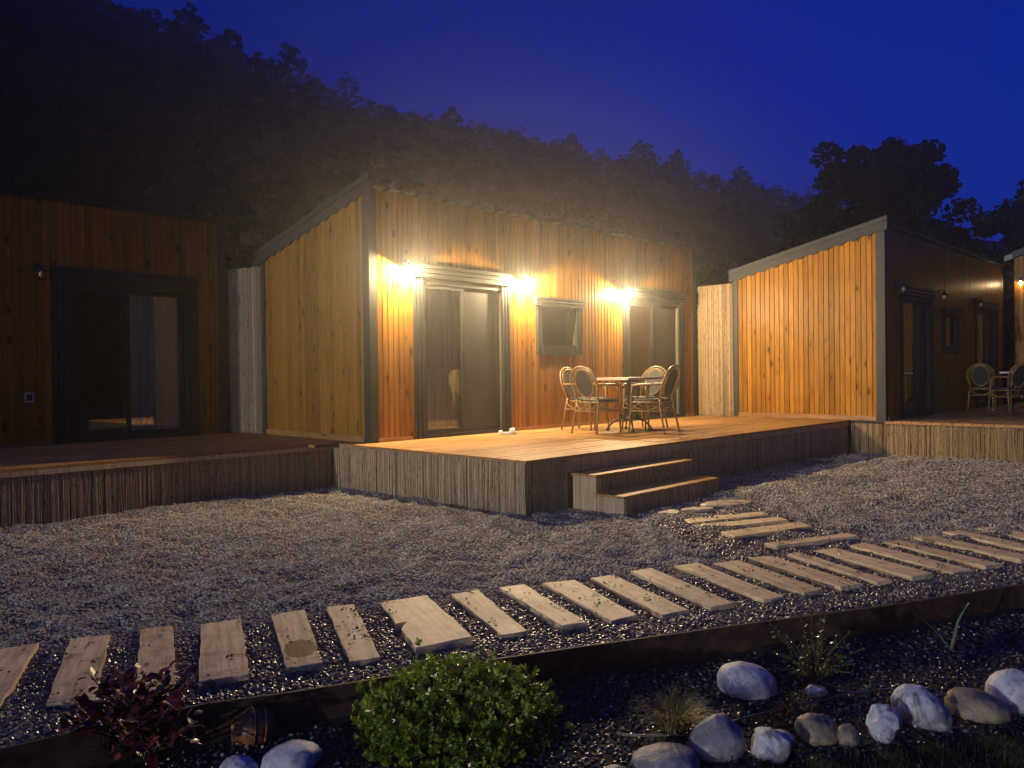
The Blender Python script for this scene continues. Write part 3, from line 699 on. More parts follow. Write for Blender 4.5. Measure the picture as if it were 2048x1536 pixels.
# ------------------------------------------------------------------ decks
def reeds(m, ax, c, a0, a1, z0, z1, face, layers=2, step=0.0085, jz=0.03, lean=0.012):
    """a mat of upright reeds; ax 'x' or 'y' is the run, c the plane, face = outward sign on the other axis"""
    for ly in range(layers):
        a = a0 + random.uniform(0, step)
        while a < a1:
            r = random.uniform(.0034, .0078); off = face * (r + ly * .005 + random.uniform(0, .004)); zt = z1 - random.uniform(0, .008) - (jz if random.random() < .06 else 0); zb = z0 + random.uniform(-.02, .02)
            l1, l2 = random.uniform(-lean, lean), random.uniform(-lean, lean) * .4
            pts = [(a + l1, off, zb), (a + l2 * .5 + l1 * .4, off + face * random.uniform(-.002, .003), (zb + zt) / 2), (a + l2, off, zt)]
            n = 5; vs = []
            for (u, v, z) in pts:
                for k in range(n):
                    an = 6.283 * k / n; du, dv = r * math.cos(an), r * math.sin(an)
                    vs.append((u + du, c + v + dv, z) if ax == 'x' else (c + v + dv, u + du, z))
            m.add(vs, [(i * n + k, i * n + (k + 1) % n, (i + 1) * n + (k + 1) % n, (i + 1) * n + k) for i in range(2) for k in range(n)] + [tuple(range(2 * n, 3 * n))])
            a += step * random.uniform(.7, 1.5)
def reed_part(parent, name, spec, mat, step=0.0085, **kw):
    m = MB()
    for s in spec: reeds(m, *s, step=step, **kw)
    o = obj(name, m.mesh(name, mat), parent); o['kind'] = 'stuff'; return o
def deck_boards(parent, x0, x1, y0, y1, bw=0.14, clip=None):
    k = 0; y = y0
    while y < y1 - .02:
        ye = min(y + bw, y1); xa = x0
        cuts = sorted([x0 + (x1 - x0) * q for q in ((.33, .68) if k % 2 else (.5,))]) + [x1]
        for cx_ in cuts:
            cx2 = cx_ if cx_ == x1 else cx_ + random.uniform(-.5, .5)
            m = MB(); c = .004; dz = random.uniform(-.002, .0015); a, b = xa + .002, cx2 - .002
            pr = [(y + .003, -.028), (ye - .003, -.028), (ye - .003, -c), (ye - .003 - c, 0), (y + .003 + c, 0), (y + .003, -c)]
            m.add([(a, q, z + dz) for q, z in pr] + [(b, q, z + dz) for q, z in pr], [tuple(range(6))[::-1], tuple(range(6, 12))] + [(i, (i + 1) % 6, 6 + (i + 1) % 6, 6 + i) for i in range(6)])
            obj('deck_board', m.mesh('deck_board', M['deck']), parent); xa = cx2
        y = ye; k += 1
XE = -.25
dk = thing('wooden_deck', 'brightly lit board deck in front of the middle cabin with reed covered sides', 'deck', (0, 0, 0), 0, 'raised timber decks')
deck_boards(dk, XE - .02, 7.43, -2.82, -.02)
deck_boards(dk, XE - .02, -.03, .0, .456, .152)
m = MB(); m.box(XE + .02, 7.40, -2.78, -2.72, -.5, -.032); m.box(XE + .02, XE + .08, -2.71, .45, -.5, -.032); m.box(XE + .09, 7.38, -2.70, .40, -.12, -.034); obj('deck_frame', m.mesh('deck_frame', M['backing']), dk)
reed_part(dk, 'reed_skirting', [('y', XE, -2.80, .44, -.60, -.022, -1)], M['reed_old'], .0105, layers=2)
reed_part(dk, 'reed_skirting', [('x', -2.785, XE, .36, -.60, -.024, -1), ('x', -2.785, 2.2, 7.42, -.60, -.10, -1)], M['reed_old'], .011, layers=2)
m = MB(); m.box(.36, 2.18, -2.812, -2.786, -.17, -.030); obj('riser_board', m.mesh('riser_board', M['step_side']), dk)
m = MB(); m.box(2.19, 7.42, -2.806, -2.782, -.099, -.030); obj('rail_board', m.mesh('rail_board', M['step_side']), dk)
dk2 = thing('wooden_deck', 'dark board deck of the left cabin with reed covered front', 'deck', (0, 0, 0), 0, 'raised timber decks')
deck_boards(dk2, -7.5, -.03, .46, 3.22)
m = MB(); m.box(-7.5, XE - .03, .50, .56, -.5, -.032); m.box(-7.5, XE - .03, .57, 3.2, -.12, -.034); obj('deck_frame', m.mesh('deck_frame', M['backing']), dk2)
m = MB(); m.box(-7.5, XE - .03, .452, .476, -.075, -.030); obj('rail_board', m.mesh('rail_board', M['step_side']), dk2)
reed_part(dk2, 'reed_skirting', [('x', .49, -6.2, XE - .02, -.62, -.06, -1)], M['reed_old'], .0105, layers=2)
dk3 = thing('wooden_deck', 'board deck of the right cabin with pale reed side beside the gravel', 'deck', (0, 0, 0), 0, 'raised timber decks')
deck_boards(dk3, 7.40, 15.0, -6.15, -3.37)
m = MB(); m.box(7.45, 7.52, -6.1, -2.83, -.5, -.032); m.box(7.53, 15, -6.1, -3.4, -.12, -.034); obj('deck_frame', m.mesh('deck_frame', M['backing']), dk3)
reed_part(dk3, 'reed_skirting', [('y', 7.43, -6.12, -2.84, -.66, -.045, -1)], M['reed'], .011, layers=2)
m = MB(); m.box(7.385, 7.42, -6.14, -3.375, -.042, -.029); obj('rail_board', m.mesh('rail_board', M['larch_y']), dk3)

# entry steps
st = thing('entry_steps', 'two wooden steps leading up to the lit deck', 'steps', (0, 0, 0))
SX0, SX1 = .40, 2.12
for (y0, y1, zt) in ((-3.13, -2.815, -.175), (-3.46, -3.10, -.35)):
    nb = 3
    for i in range(nb):
        a = y0 + (y1 - y0) * i / nb; b = y0 + (y1 - y0) * (i + 1) / nb
        m = MB(); m.box(SX0 - .015, SX1 + .015, a + .002, b - .002, zt - .024, zt + random.uniform(-.001, .001)); obj('tread_board', m.mesh('tread_board', M['deck']), st)
    x_ = y0 + .012
    zb = -.62
    yy = y0 + .01; lim = y1 if zt > -.2 else -3.125
    k = 0
    while yy < lim - .02:
        ye = min(yy + .098, lim)
        m = MB(); m.box(SX0, SX0 + .018, yy + .0015, ye - .0015, zb, zt - .026 - random.uniform(0, .003)); obj('side_board', m.mesh('side_board', M['step_side']), st)
        m = MB(); m.box(SX1 - .018, SX1, yy + .0015, ye - .0015, zb, zt - .026); obj('side_board', m.mesh('side_board', M['step_side']), st)
        yy = ye; k += 1
    rp = reed_part(st, 'reed_riser', [('x', y0 + .024, SX0 + .02, SX1 - .02, (-.37 if zt > -.2 else -.62), zt - .026, -1)], M['reed_old'], .010, layers=2)
    m = MB(); m.box(SX0 + .02, SX1 - .02, y0 + .03, y0 + .05, (-.37 if zt > -.2 else -.62), zt - .028); obj('riser_backing', m.mesh('riser_backing', M['backing']), st)

# reed screens between the cabins
rs = thing('reed_fence', 'bright tan reed screen between the middle cabin and the orange gable', 'reed fence', (0, 0, 0), 0, 'reed screens closing gaps between cabins')
reed_part(rs, 'reed_mat', [('y', 7.44, -.735, -.03, .01, 2.42, -1)], M['reed'], .0085, layers=3, jz=.02)
m = MB(); m.box(7.455, 7.47, -.73, -.03, .02, 2.37); obj('backing_board', m.mesh('backing_board', M['backing']), rs)
rs2 = thing('reed_fence', 'grey reed screen in the gap left of the middle cabin gable', 'reed fence', (.03, 2.64, 0), R(20), 'reed screens closing gaps between cabins')
reed_part(rs2, 'reed_mat', [('y', 0, .01, .68, .01, 2.42, -1)], M['reed_old'], .0085, layers=3, jz=.02)
m = MB(); m.box(.012, .027, .01, .67, .02, 2.37); obj('backing_board', m.mesh('backing_board', M['backing']), rs2)

# ------------------------------------------------------------------ wall lamps
def wall_lamp(loc, label, lit, rz=0, power=1.0, cat_group='wall lamps with black caps'):
    t = thing('wall_lamp', label, 'wall lamp', loc, rz, cat_group)
    def plate():
        m = MB(); m.lathe([(0, .0), (.045, .0), (.05, -.008), (.05, -.018), (0, -.018)], (0, -.018, .09), 14, (0, 1, 0)); return m.mesh('back_plate', M['black'], False)
    obj('back_plate', cached('lp', plate), t)
    def arm():
        m = MB(); m.tube([(0, -.03, .09), (0, -.05, .125), (0, -.085, .142), (0, -.11, .13), (0, -.115, .10)], .007, 8); return m.mesh('arm', M['black'], True)
    obj('arm', cached('la', arm), t)
    def cap():
        m = MB(); m.lathe([(.010, .105), (.022, .098), (.03, .075), (.055, .053), (.092, .042), (.092, .038), (.05, .044), (.02, .05)], (0, -.115, 0), 20); return m.mesh('cap', M['black'], True)
    obj('cap', cached('lc', cap), t)
    def bulb():
        m = MB(); m.lathe([(.012, .05), (.016, .035), (.026, .01), (.029, -.012), (.022, -.034), (.008, -.043), (0.0005, -.044)], (0, -.115, 0), 14); return m
    obj('bulb', cached(('lb', lit), lambda: bulb().mesh('bulb', M['bulb'] if lit else M['bulb_off'], True)), t)
    def cage():
        m = MB()
        for k in range(4):
            a = math.pi / 4 + k * math.pi / 2; dx, dy = math.cos(a), math.sin(a)
            m.tube([(.07 * dx, -.115 + .07 * dy, .05), (.075 * dx, -.115 + .075 * dy, .0), (.06 * dx, -.115 + .06 * dy, -.07)], .0025, 5)
        m.tube([(.06 * math.cos(k * .3927), -.115 + .06 * math.sin(k * .3927), -.07) for k in range(16)], .003, 5, True); return m.mesh('cage', M['black'], True)
    obj('cage', cached('lg', cage), t)
    if lit:
        ld = bpy.data.lights.new('lamp_glow', 'POINT'); ld.energy = LAMP_W * power; ld.color = (1, .75, .42); ld.shadow_soft_size = .014
        obj('lamp_glow', ld, t, (0, -.115, .006))
    return t
wall_lamp((.50, -.02, 2.12), 'lit lamp left of the large sliding door, by the cabin corner', True)
wall_lamp((2.63, -.02, 2.12), 'lit lamp between the large sliding door and the small window', True)
wall_lamp((5.06, -.02, 2.13), 'lit lamp at the upper left of the far sliding door', True)
wall_lamp((-7.63 + 4.93, 3.23, 2.13), 'unlit lamp beside the shutter box of the dark left cabin', False)
for x, lab in ((.50, 'unlit lamp nearest the front corner of the right cabin'), (2.63, 'unlit lamp in the middle of the dark front of the right cabin'), (5.06, 'unlit lamp farthest along the dark front of the right cabin')):
    wall_lamp((7.47 + x, -3.37, 2.12), lab, False)
wall_lamp((15.28, -3.645, 2.74), 'small glowing lamp on the far cabin wall at the right edge', True, -math.pi / 2, .007)

# ------------------------------------------------------------------ chairs and tables
def make_chair(label, loc, rz):
    """bistro armchair facing +Y: bent double back loop, oval woven back, woven seat, four splayed legs"""
    t = thing('rattan_chair', label, 'chair', loc, rz, 'rattan armchairs round the deck table')
    rake = lambda z: -.20 - .16 * max(0, z - .42) / .48
    def arch(wd, top, bot, n=22, p=1.0):
        pts = []
        for i in range(n + 1):
            a = math.pi * i / n; x = -wd * math.cos(a); z = bot + (top - bot) * math.sin(a) ** .75; pts.append((x, rake(z), z))
        return pts
    def fr():
        m = MB(); outer = [(-.17, rake(.44), .44), (-.205, rake(.58), .58)] + arch(.225, .90, .64) + [(.205, rake(.58), .58), (.17, rake(.44), .44)]
        m.tube(outer, .0135, 8); m.tube([(x * .88, y + .008, z) for x, y, z in [(-.18, rake(.5), .5)] + arch(.215, .872, .63) + [(.18, rake(.5), .5)]], .011, 7); return m.mesh('back_frame', M['rattan'], True)
    obj('back_frame', cached('chf', fr), t)
    el = lambda s: [(s * .145 * math.cos(a) * 1.0, rake(.675 + s * .19 * math.sin(a)) + .006, .675 + s * .19 * math.sin(a)) for a in [2 * math.pi * k / 28 for k in range(28)]]
    def oval():
        m = MB(); m.tube(el(1.0), .011, 7, True)
        for z0, z1 in ((.485, .445),):
            for x in (-.03, .03): m.tube([(x, rake(z0), z0), (x, rake(z1), z1)], .008, 6)
        return m.mesh('back_ring', M['rattan'], True)
    obj('back_ring', cached('cho', oval), t)
    def pan():
        m = MB(); e = el(.98); f = [(x, y + .006, z) for x, y, z in e]; m.add(e + f, [tuple(range(28)), tuple(range(28, 56))[::-1]] + [(i, (i + 1) % 28, 28 + (i + 1) % 28, 28 + i) for i in range(28)]); return m.mesh('back_panel', M['weave'])
    obj('back_panel', cached('chp', pan), t)
    def seat():
        m = MB(); pts = []
        for a in [2 * math.pi * k / 28 for k in range(28)]:
            c, s = math.cos(a), math.sin(a); pts.append(((.225 + .015 * s) * math.copysign(abs(c) ** .6, c), .215 * math.copysign(abs(s) ** .6, s) + .02))
        for z0, z1, q in ((.425, .455, 1.0), ): m.add([(x, y, z0) for x, y in pts] + [(x, y, z1) for x, y in pts] + [(x * .93, y * .93, z1 + .012) for x, y in pts],
            [tuple(range(28))[::-1], tuple(range(56, 84))] + [(j * 28 + i, j * 28 + (i + 1) % 28, (j + 1) * 28 + (i + 1) % 28, (j + 1) * 28 + i) for j in range(2) for i in range(28)])
        return m.mesh('seat', M['weave'])
    obj('seat', cached('chs', seat), t)
    def rail():
        m = MB(); pts = []
        for a in [2 * math.pi * k / 28 for k in range(28)]:
            c, s = math.cos(a), math.sin(a); pts.append(((.232 + .015 * s) * math.copysign(abs(c) ** .6, c), .222 * math.copysign(abs(s) ** .6, s) + .02, .418))
        m.tube(pts, .011, 6, True); return m.mesh('seat_rail', M['rattan'], True)
    obj('seat_rail', cached('chr', rail), t)
    for k, (sx, sy) in enumerate(((-1, 1), (1, 1), (-1, -1), (1, -1))):
        def leg(sx=sx, sy=sy):
            m = MB()
            if sy > 0: m.tube([(sx * .225, .225, 0), (sx * .205, .20, .42), (sx * .205, .195, .55), (sx * .215, .175, .63)], [.013, .014, .012, .011], 8)
            else: m.tube([(sx * .215, -.30, 0), (sx * .19, -.225, .36), (sx * .175, rake(.46), .46)], [.013, .014, .013], 8)
            return m.mesh('leg', M['rattan'], True)
        obj('leg', cached(('chl', k), leg), t)
    for sx in (-1, 1):
        def armr(sx=sx):
            m = MB(); m.tube([(sx * .212, rake(.66), .655), (sx * .245, -.12, .66), (sx * .25, .06, .655), (sx * .225, .18, .64), (sx * .20, .20, .615)], [.012, .014, .016, .014, .011], 8); return m.mesh('arm', M['rattan'], True)
        obj('arm', cached(('cha', sx), armr), t)
    def braces():
        m = MB(); z = .30
        c = [(-.215, .212), (.215, .212), (.198, -.248), (-.198, -.248)]
        for i in range(4):
            a, b = c[i], c[(i + 1) % 4]; m.tube([(*a, z), (*b, z)], .0085, 6)
            mid = ((a[0] + b[0]) / 2, (a[1] + b[1]) / 2)
            for e in (a, b): m.tube([(e[0] * .96, e[1] * .96, .405), ((e[0] * .6 + mid[0] * .4), (e[1] * .6 + mid[1] * .4), .34), (mid[0] * .9 + e[0] * .1, mid[1] * .9 + e[1] * .1, z + .012)], .0065, 5)
        return m.mesh('brace', M['rattan'], True)
    obj('brace', cached('chb', braces), t)
    return t
ch = make_chair('rattan chair seen from behind, its oval back left of the table', (2.93, -1.15, 0), R(-90))
def put_chair(loc, deg, label, group=None):
    c = copy_thing(ch, loc, R(deg), label)
    if group: c['group'] = group
    return c
put_chair((3.31, -1.78, 0), 6, 'rattan chair nearest the steps, its dark back on the right side')
put_chair((3.98, -1.18, 0), 92, 'rattan chair facing the camera on the far right side of the table')
put_chair((3.28, -.68, 0), 184, 'rattan chair half hidden behind the left one, close to the wall')
def make_table(label, loc, rz):
    t = thing('bistro_table', label, 'table', loc, rz, 'square bistro tables on the decks')
    m = MB(); m.box(-.41, .41, -.29, .29, .715, .75); obj('tabletop', m.mesh('tabletop', M['tabletop']), t)
    m = MB(); m.tube([(0, 0, .16), (0, 0, .71)], .028, 10); m.lathe([(.05, .15), (.06, .17), (.03, .2)], (0, 0, 0), 12); m.box(-.2, .2, -.03, .03, .69, .714); m.box(-.029, .029, -.2, .2, .691, .713); obj('column', m.mesh('column', M['black']), t)
    for k in range(4):
        m = MB(); a = k * math.pi / 2 + math.pi / 4; c, s = math.cos(a), math.sin(a)
        m.tube([(c * r, s * r, z) for r, z in ((.03, .17), (.12, .17), (.22, .13), (.30, .05), (.31, .015))], [.014, .015, .014, .012, .014], 7); m.lathe([(.0, .0), (.028, .0), (.026, .02), (.0, .028)], (c * .31, s * .31, 0), 8)
        obj('foot', m.mesh('foot', M['black'], True), t)
        m = MB(); q = .115; m.tube([(c * q, s * q, .17), (c * q, s * q, .60), (c * (q + .03), s * (q + .03), .655), (c * (q + .09), s * (q + .09), .70)], .008, 6)
        m.lathe([(.008, .17), (.022, .19), (.024, .21), (.008, .235)], (c * q, s * q, 0), 8); m.tube([(c * q, s * q, .60), (0, 0, .60)], .007, 5); obj('rod', m.mesh('rod', M['black'], True), t)
    return t
tb = make_table('square table with pale top and black iron base among the four lit chairs', (3.51, -1.26, 0), 0)
copy_thing(tb, (12.05, -4.3, 0), 0, 'table standing in the dark on the right cabin deck')
G2 = 'rattan armchairs in the dark on the right deck'
put_chair((11.75, -3.68, 0), -80, 'dark chair left of the unlit table on the right deck', G2)
put_chair((10.75, -4.35, 0), -40, 'dark chair with round back cut by the right picture edge', G2)

# slipper by the door
sl = thing('slipper', 'white slipper with a looped strap lying by the door', 'slipper', (1.97, -.36, .0), R(-28))
m = MB(); pts = [(.13, 0), (.12, .035), (.06, .046), (-.02, .036), (-.09, .036), (-.125, .02), (-.13, 0), (-.125, -.02), (-.09, -.036), (-.02, -.038), (.06, -.048), (.12, -.036)]
k = len(pts); m.add([(x, y, .002) for x, y in pts] + [(x * 1.02, y * 1.04, .02) for x, y in pts] + [(x * .97, y * .95, .03) for x, y in pts], [tuple(range(k))[::-1], tuple(range(2 * k, 3 * k))] + [(j * k + i, j * k + (i + 1) % k, (j + 1) * k + (i + 1) % k, (j + 1) * k + i) for j in range(2) for i in range(k)])
obj('sole', m.mesh('sole', M['white_rubber']), sl)
m = MB(); vs = []; fs = []
for i in range(13):
    a = math.pi * i / 12
    for x in (-.0, .055): vs.append((x + .035, -.05 * math.cos(a), .022 + .062 * math.sin(a)))
    for x in (.055, 0.0): vs.append((x + .035, -.043 * math.cos(a), .022 + .055 * math.sin(a)))
for i in range(12):
    for q in range(4): fs.append((i * 4 + q, i * 4 + (q + 1) % 4, i * 4 + 4 + (q + 1) % 4, i * 4 + 4 + q))
m.add(vs, fs); obj('strap', m.mesh('strap', M['white_rubber']), sl)
m = MB(); m.lathe([(0, 0), (.03, .0), (.034, .012), (.02, .03), (0, .034)], (-.10, 0, .026), 10); obj('heel_pad', m.mesh('heel_pad', M['white_rubber'], True), sl)

# ------------------------------------------------------------------ path: timber stepping planks
PL = [([(-4.61,-3.36),(-4.45,-3.41),(-4.78,-4.14),(-4.90,-4.08)], 'dim plank cut by the left picture edge', None),
 ([(-4.32,-3.46),(-4.16,-3.54),(-4.48,-4.33),(-4.64,-4.25)], 'dim plank second from the left edge, left of the red shrub tips', None),
 ([(-4.02,-3.58),(-3.88,-3.64),(-4.20,-4.46),(-4.33,-4.36)], 'narrow plank just behind the red shrub tips', None),
 ([(-3.75,-3.70),(-3.56,-3.78),(-3.93,-4.59),(-4.12,-4.51)], 'wide pale plank left of the stained one', None),
 ([(-3.42,-3.85),(-3.25,-3.91),(-3.63,-4.71),(-3.77,-4.64)], 'plank with a big round wet brown stain', 'stain'),
 ([(-3.14,-3.97),(-3.01,-4.04),(-3.40,-4.84),(-3.53,-4.78)], 'plank with a dark knot hole, right of the stained one', None),
 ([(-2.87,-4.10),(-2.80,-4.12),(-2.70,-4.16),(-2.59,-4.19),(-2.94,-4.98),(-3.23,-4.89),(-3.095,-4.60),(-2.99,-4.52),(-3.06,-4.50),(-2.98,-4.36)], 'widest plank, broken with a jagged notch in its left edge', None),
 ([(-2.49,-4.30),(-2.40,-4.32),(-2.375,-4.40),(-2.365,-4.33),(-2.31,-4.34),(-2.66,-5.09),(-2.80,-5.04)], 'plank with a long split at its far end, right of the broken wide one', None),
 ([(-2.19,-4.40),(-2.02,-4.45),(-2.35,-5.23),(-2.49,-5.18)], 'plain plank directly above the top of the round bush', None),
 ([(-1.93,-4.53),(-1.74,-4.63),(-2.06,-5.35),(-2.24,-5.31)], 'plank with a rough far corner and dark cracks near its front', None),
 ([(-1.64,-4.68),(-1.47,-4.73),(-1.78,-5.50),(-1.97,-5.45)], 'pale plank in line with the left side of the steps', None),
 ([(-1.34,-4.78),(-1.18,-4.83),(-1.51,-5.63),(-1.67,-5.57)], 'yellowish narrow plank in front of the middle of the steps', None),
 ([(-1.01,-4.90),(-.83,-4.97),(-1.19,-5.77),(-1.34,-5.72)], 'plank with a dark crack near its front, below the right end of the steps', None),
 ([(-.75,-5.05),(-.57,-5.14),(-.92,-5.89),(-1.07,-5.84)], 'plank with a ring mark at its far end', None),
 ([(-.45,-5.16),(-.30,-5.25),(-.61,-6.01),(-.78,-5.94)], 'pinkish plank just left of the thinnest plank', None),
 ([(-.18,-5.32),(-.09,-5.36),(-.43,-6.12),(-.53,-6.06)], 'thinnest plank of the path', None),
 ([(.08,-5.40),(.25,-5.48),(-.10,-6.26),(-.28,-6.19)], 'plank just right of the thinnest one', None),
 ([(.39,-5.54),(.57,-5.58),(.22,-6.41),(.03,-6.34)], 'plank below the lowest branch plank, second right of the thinnest', None),
 ([(.72,-5.66),(.86,-5.74),(.50,-6.52),(.34,-6.45)], 'slim plank third right of the thinnest one', None),
 ([(1.05,-5.78),(1.21,-5.88),(.85,-6.66),(.69,-6.58)], 'dim plank fourth right of the thinnest one', None),
 ([(1.37,-5.90),(1.53,-5.99),(1.18,-6.78),(1.02,-6.70)], 'dim reddish plank near the right picture edge', None),
 ([(1.70,-6.04),(1.86,-6.14),(1.50,-6.92),(1.35,-6.84)], 'dim last plank at the right picture edge', None),
 ([(.53,-4.01),(1.29,-4.39),(1.19,-4.50),(.42,-4.15)], 'branch plank nearest the steps', None),
 ([(.40,-4.26),(1.14,-4.62),(1.06,-4.75),(.28,-4.41)], 'second branch plank from the steps', None),
 ([(.24,-4.55),(1.04,-4.86),(.93,-5.02),(.15,-4.72)], 'third branch plank from the steps, with a notched left end', None),
 ([(.04,-5.03),(.85,-5.35),(.79,-5.45),(.02,-5.14)], 'branch plank lying apart, closest to the main path', None)]
def stain_mat():
    m = M['path'].copy(); m.name = 'path_timber_stained'; t = m.node_tree
    b = next(n for n in t.nodes if n.type == 'BSDF_PRINCIPLED'); src = b.inputs['Base Color'].links[0].from_socket
    tc = node(t, 'ShaderNodeTexCoord'); mp = node(t, 'ShaderNodeMapping'); mp.inputs['Location'].default_value = (.0, -.27, 0); mp.inputs['Scale'].default_value = (2.25, 1.35, 0); t.links.new(tc.outputs['Object'], mp.inputs[0])
    ns = node(t, 'ShaderNodeTexNoise'); ns.inputs['Scale'].default_value = 14; ns.inputs['Detail'].default_value = 4; t.links.new(tc.outputs['Object'], ns.inputs['Vector'])
    ln = node(t, 'ShaderNodeVectorMath', operation='LENGTH'); t.links.new(mp.outputs[0], ln.inputs[0])
    d = math_n(t, 'ADD', ln.outputs['Value'], math_n(t, 'MULTIPLY', math_n(t, 'SUBTRACT', ns.outputs[0], .5), .12))
    f = ramp(t, [(.165, (1, 1, 1)), (.178, (0, 0, 0))], d)
    t.links.new(mixc(t, src, (.10, .035, .004), math_n(t, 'MULTIPLY', f.outputs[0], .93)), b.inputs['Base Color']); return m
M['path_stain'] = stain_mat()
litter = []
for k, (pts, lab, fl) in enumerate(PL):
    P = [Vector((x, y)) for x, y in pts]; c = sum(P, Vector((0, 0))) / len(P)
    zt = -.509 + random.uniform(-.004, .004); th = .05
    lo = P[-1] - P[0] if k < 22 else P[1] - P[0]; ang = math.atan2(lo.y, lo.x)
    rough_pts = []
    for i in range(len(P)):
        a, b = P[i], P[(i + 1) % len(P)]; n = max(2, int((b - a).length / .09))
        nrm = Vector((-(b - a).y, (b - a).x)).normalized()
        for j in range(n):
            q = a.lerp(b, j / n); rough_pts.append(q + nrm * (random.uniform(-.005, .005) if j else 0))
    rp_ = [q - c for q in rough_pts]
    rot = ang - math.pi / 2; cr, sr = math.cos(-rot), math.sin(-rot)
    loc2 = [Vector((q.x * cr - q.y * sr, q.x * sr + q.y * cr)) for q in rp_]
    tl = Vector((random.uniform(-.03, .03), random.uniform(-.014, .014)))
    m = MB(); n = len(loc2); inn = [q * .985 for q in loc2]; zz = lambda q: tl.x * q.x + tl.y * q.y
    m.add([(q.x, q.y, -th + zz(q)) for q in loc2] + [(q.x, q.y, -.005 + zz(q)) for q in loc2] + [(q.x, q.y, zz(q)) for q in inn],
          [tuple(range(n)), tuple(range(2 * n, 3 * n))[::-1]] + [(j * n + i, (j + 1) * n + i, (j + 1) * n + (i + 1) % n, j * n + (i + 1) % n) for j in range(2) for i in range(n)])
    me = m.mesh('stepping_plank', M['path_stain'] if fl else M['path']); bme = None
    o = obj('stepping_plank', me, None, (c.x, c.y, zt), (0, 0, rot)); tag(o, lab, 'plank', 'timber stepping planks of the gravel path' if k < 22 else 'stepping planks branching to the steps')
    for q in range(random.randint(5, 16)):
        u = random.random(); v = random.random(); A = P[0].lerp(P[1], u); B = P[-1].lerp(P[-2 if len(P) == 4 else -1], u); s = A.lerp(B, v)
        litter.append((s.x, s.y, zt + .003))
import bmesh
for o in list(bpy.data.objects):
    if o.name.startswith('stepping_plank') and o.type == 'MESH':
        bm = bmesh.new(); bm.from_mesh(o.data); bmesh.ops.recalc_face_normals(bm, faces=bm.faces); bmesh.ops.triangulate(bm, faces=[f for f in bm.faces if len(f.verts) > 4]); bm.to_mesh(o.data); bm.free()
lv = []
for (x, y, z) in litter:
    for _ in range(random.choice((1, 1, 2, 4))): lv.append((x + random.gauss(0, .02), y + random.gauss(0, .02), z + random.uniform(0, .006)))
lv = np.array(lv); d = np.tile([0, 0, 1.], (len(lv), 1)); parts = [quads(lv, d, .017, .7, .22), quads(lv + [0, 0, .003], d, .013, .8, .3)]
V, F = join(parts); o = obj('litter', np_mesh('litter', V, F, M['debris'])); o['kind'] = 'stuff'; o['label'] = 'dark crumbs and dry leaf bits on the path planks'
def slab(loc, a, b, rz, label):
    m = MB(); n = 11; pts = [(a * (1 + .22 * N(k * 1.7, loc[0] * 9, 0)) * math.cos(6.283 * k / n), b * (1 + .22 * N(k * 2.1, loc[1] * 7, 4)) * math.sin(6.283 * k / n)) for k in range(n)]
    m.add([(x, y, -.04) for x, y in pts] + [(x, y, 0) for x, y in pts] + [(x * .93, y * .93, .008) for x, y in pts], [tuple(range(2 * n, 3 * n))] + [(j * n + i, j * n + (i + 1) % n, (j + 1) * n + (i + 1) % n, (j + 1) * n + i) for j in range(2) for i in range(n)])
    o = obj('stepping_stone', m.mesh('stepping_stone', M['slab']), None, loc, (0, 0, rz)); tag(o, label, 'stepping stone', 'flat stones at the foot of the steps')
slab((.72, -3.74, -.512), .17, .10, R(20), 'small flat stone closest to the lower step corner')
slab((1.06, -3.84, -.512), .17, .075, R(-30), 'slim flat stone between the other two by the steps')
slab((1.55, -3.88, -.512), .30, .15, R(-25), 'largest flat stone, farthest right at the foot of the steps')

# ------------------------------------------------------------------ bed: stones and plants
def stone(loc, size, rz, mat, label, seed, tilt=(0, 0), rough=.12, flat=0.0):
    bm = bmesh.new(); bmesh.ops.create_icosphere(bm, subdivisions=4, radius=1)
    size = tuple(q * 1.02 for q in size); rs_ = random.Random(seed * 17 + 3); cuts = []
    for _ in range(int(4 + rough * 55)):
        n_ = Vector((rs_.gauss(0, 1), rs_.gauss(0, 1), rs_.gauss(0, .8))).normalized(); cuts.append((n_, rs_.uniform(.95 - rough * 1.3, .97)))
    for v in bm.verts:
        for n_, d_ in cuts:
            e_ = v.co.dot(n_) - d_
            if e_ > 0: v.co -= n_ * e_ * .88
        p = v.co.copy(); s = 1 + rough * 1.1 * N(p.x + seed * 3.3, p.y, p.z, .8) + rough * .5 * N(p.x, p.y + seed * 5, p.z, 3.1) + rough * .30 * N(p.x + seed, p.y, p.z, 7) + rough * .16 * N(p.x + seed, p.y, p.z, 17)
        if flat: s -= .55 * flat * max(0, p.dot(Vector((math.cos(seed), math.sin(seed), .6)).normalized()) - .45)
        v.co = Vector((p.x * size[0] * s, p.y * size[1] * s, p.z * size[2] * s))
    me = bpy.data.meshes.new('garden_stone'); bm.to_mesh(me); bm.free(); me.materials.append(mat); me.polygons.foreach_set('use_smooth', [True] * len(me.polygons))
    o = obj('garden_stone', me, None, loc, (tilt[0], tilt[1], rz)); tag(o, label, 'stone', 'stones lining the planted bed'); return o
A45 = math.atan2(RT.y, RT.x)          # stones lie with their long side along the row
stone((-2.237, -6.084, -0.639), (.131, .112, .087), A45 - .12, M['stone_white'], 'smooth white boulder lying alone behind the stone row, beside the grass tuft', 1, (.1, .12), .06)
stone((-3.09, -6.204, -0.662), (.136, .116, .050), A45, M['stone_grey'], 'grey stone with white cap at the bottom, nearest the camera below the grass tuft', 2, (.0, -.1), .10)
stone((-3.262, -6.104, -0.675), (.06, .05, .028), A45, M['stone_grey'], 'low stone at the bottom edge left of the grey capped one', 15, (.0, .0), .10)
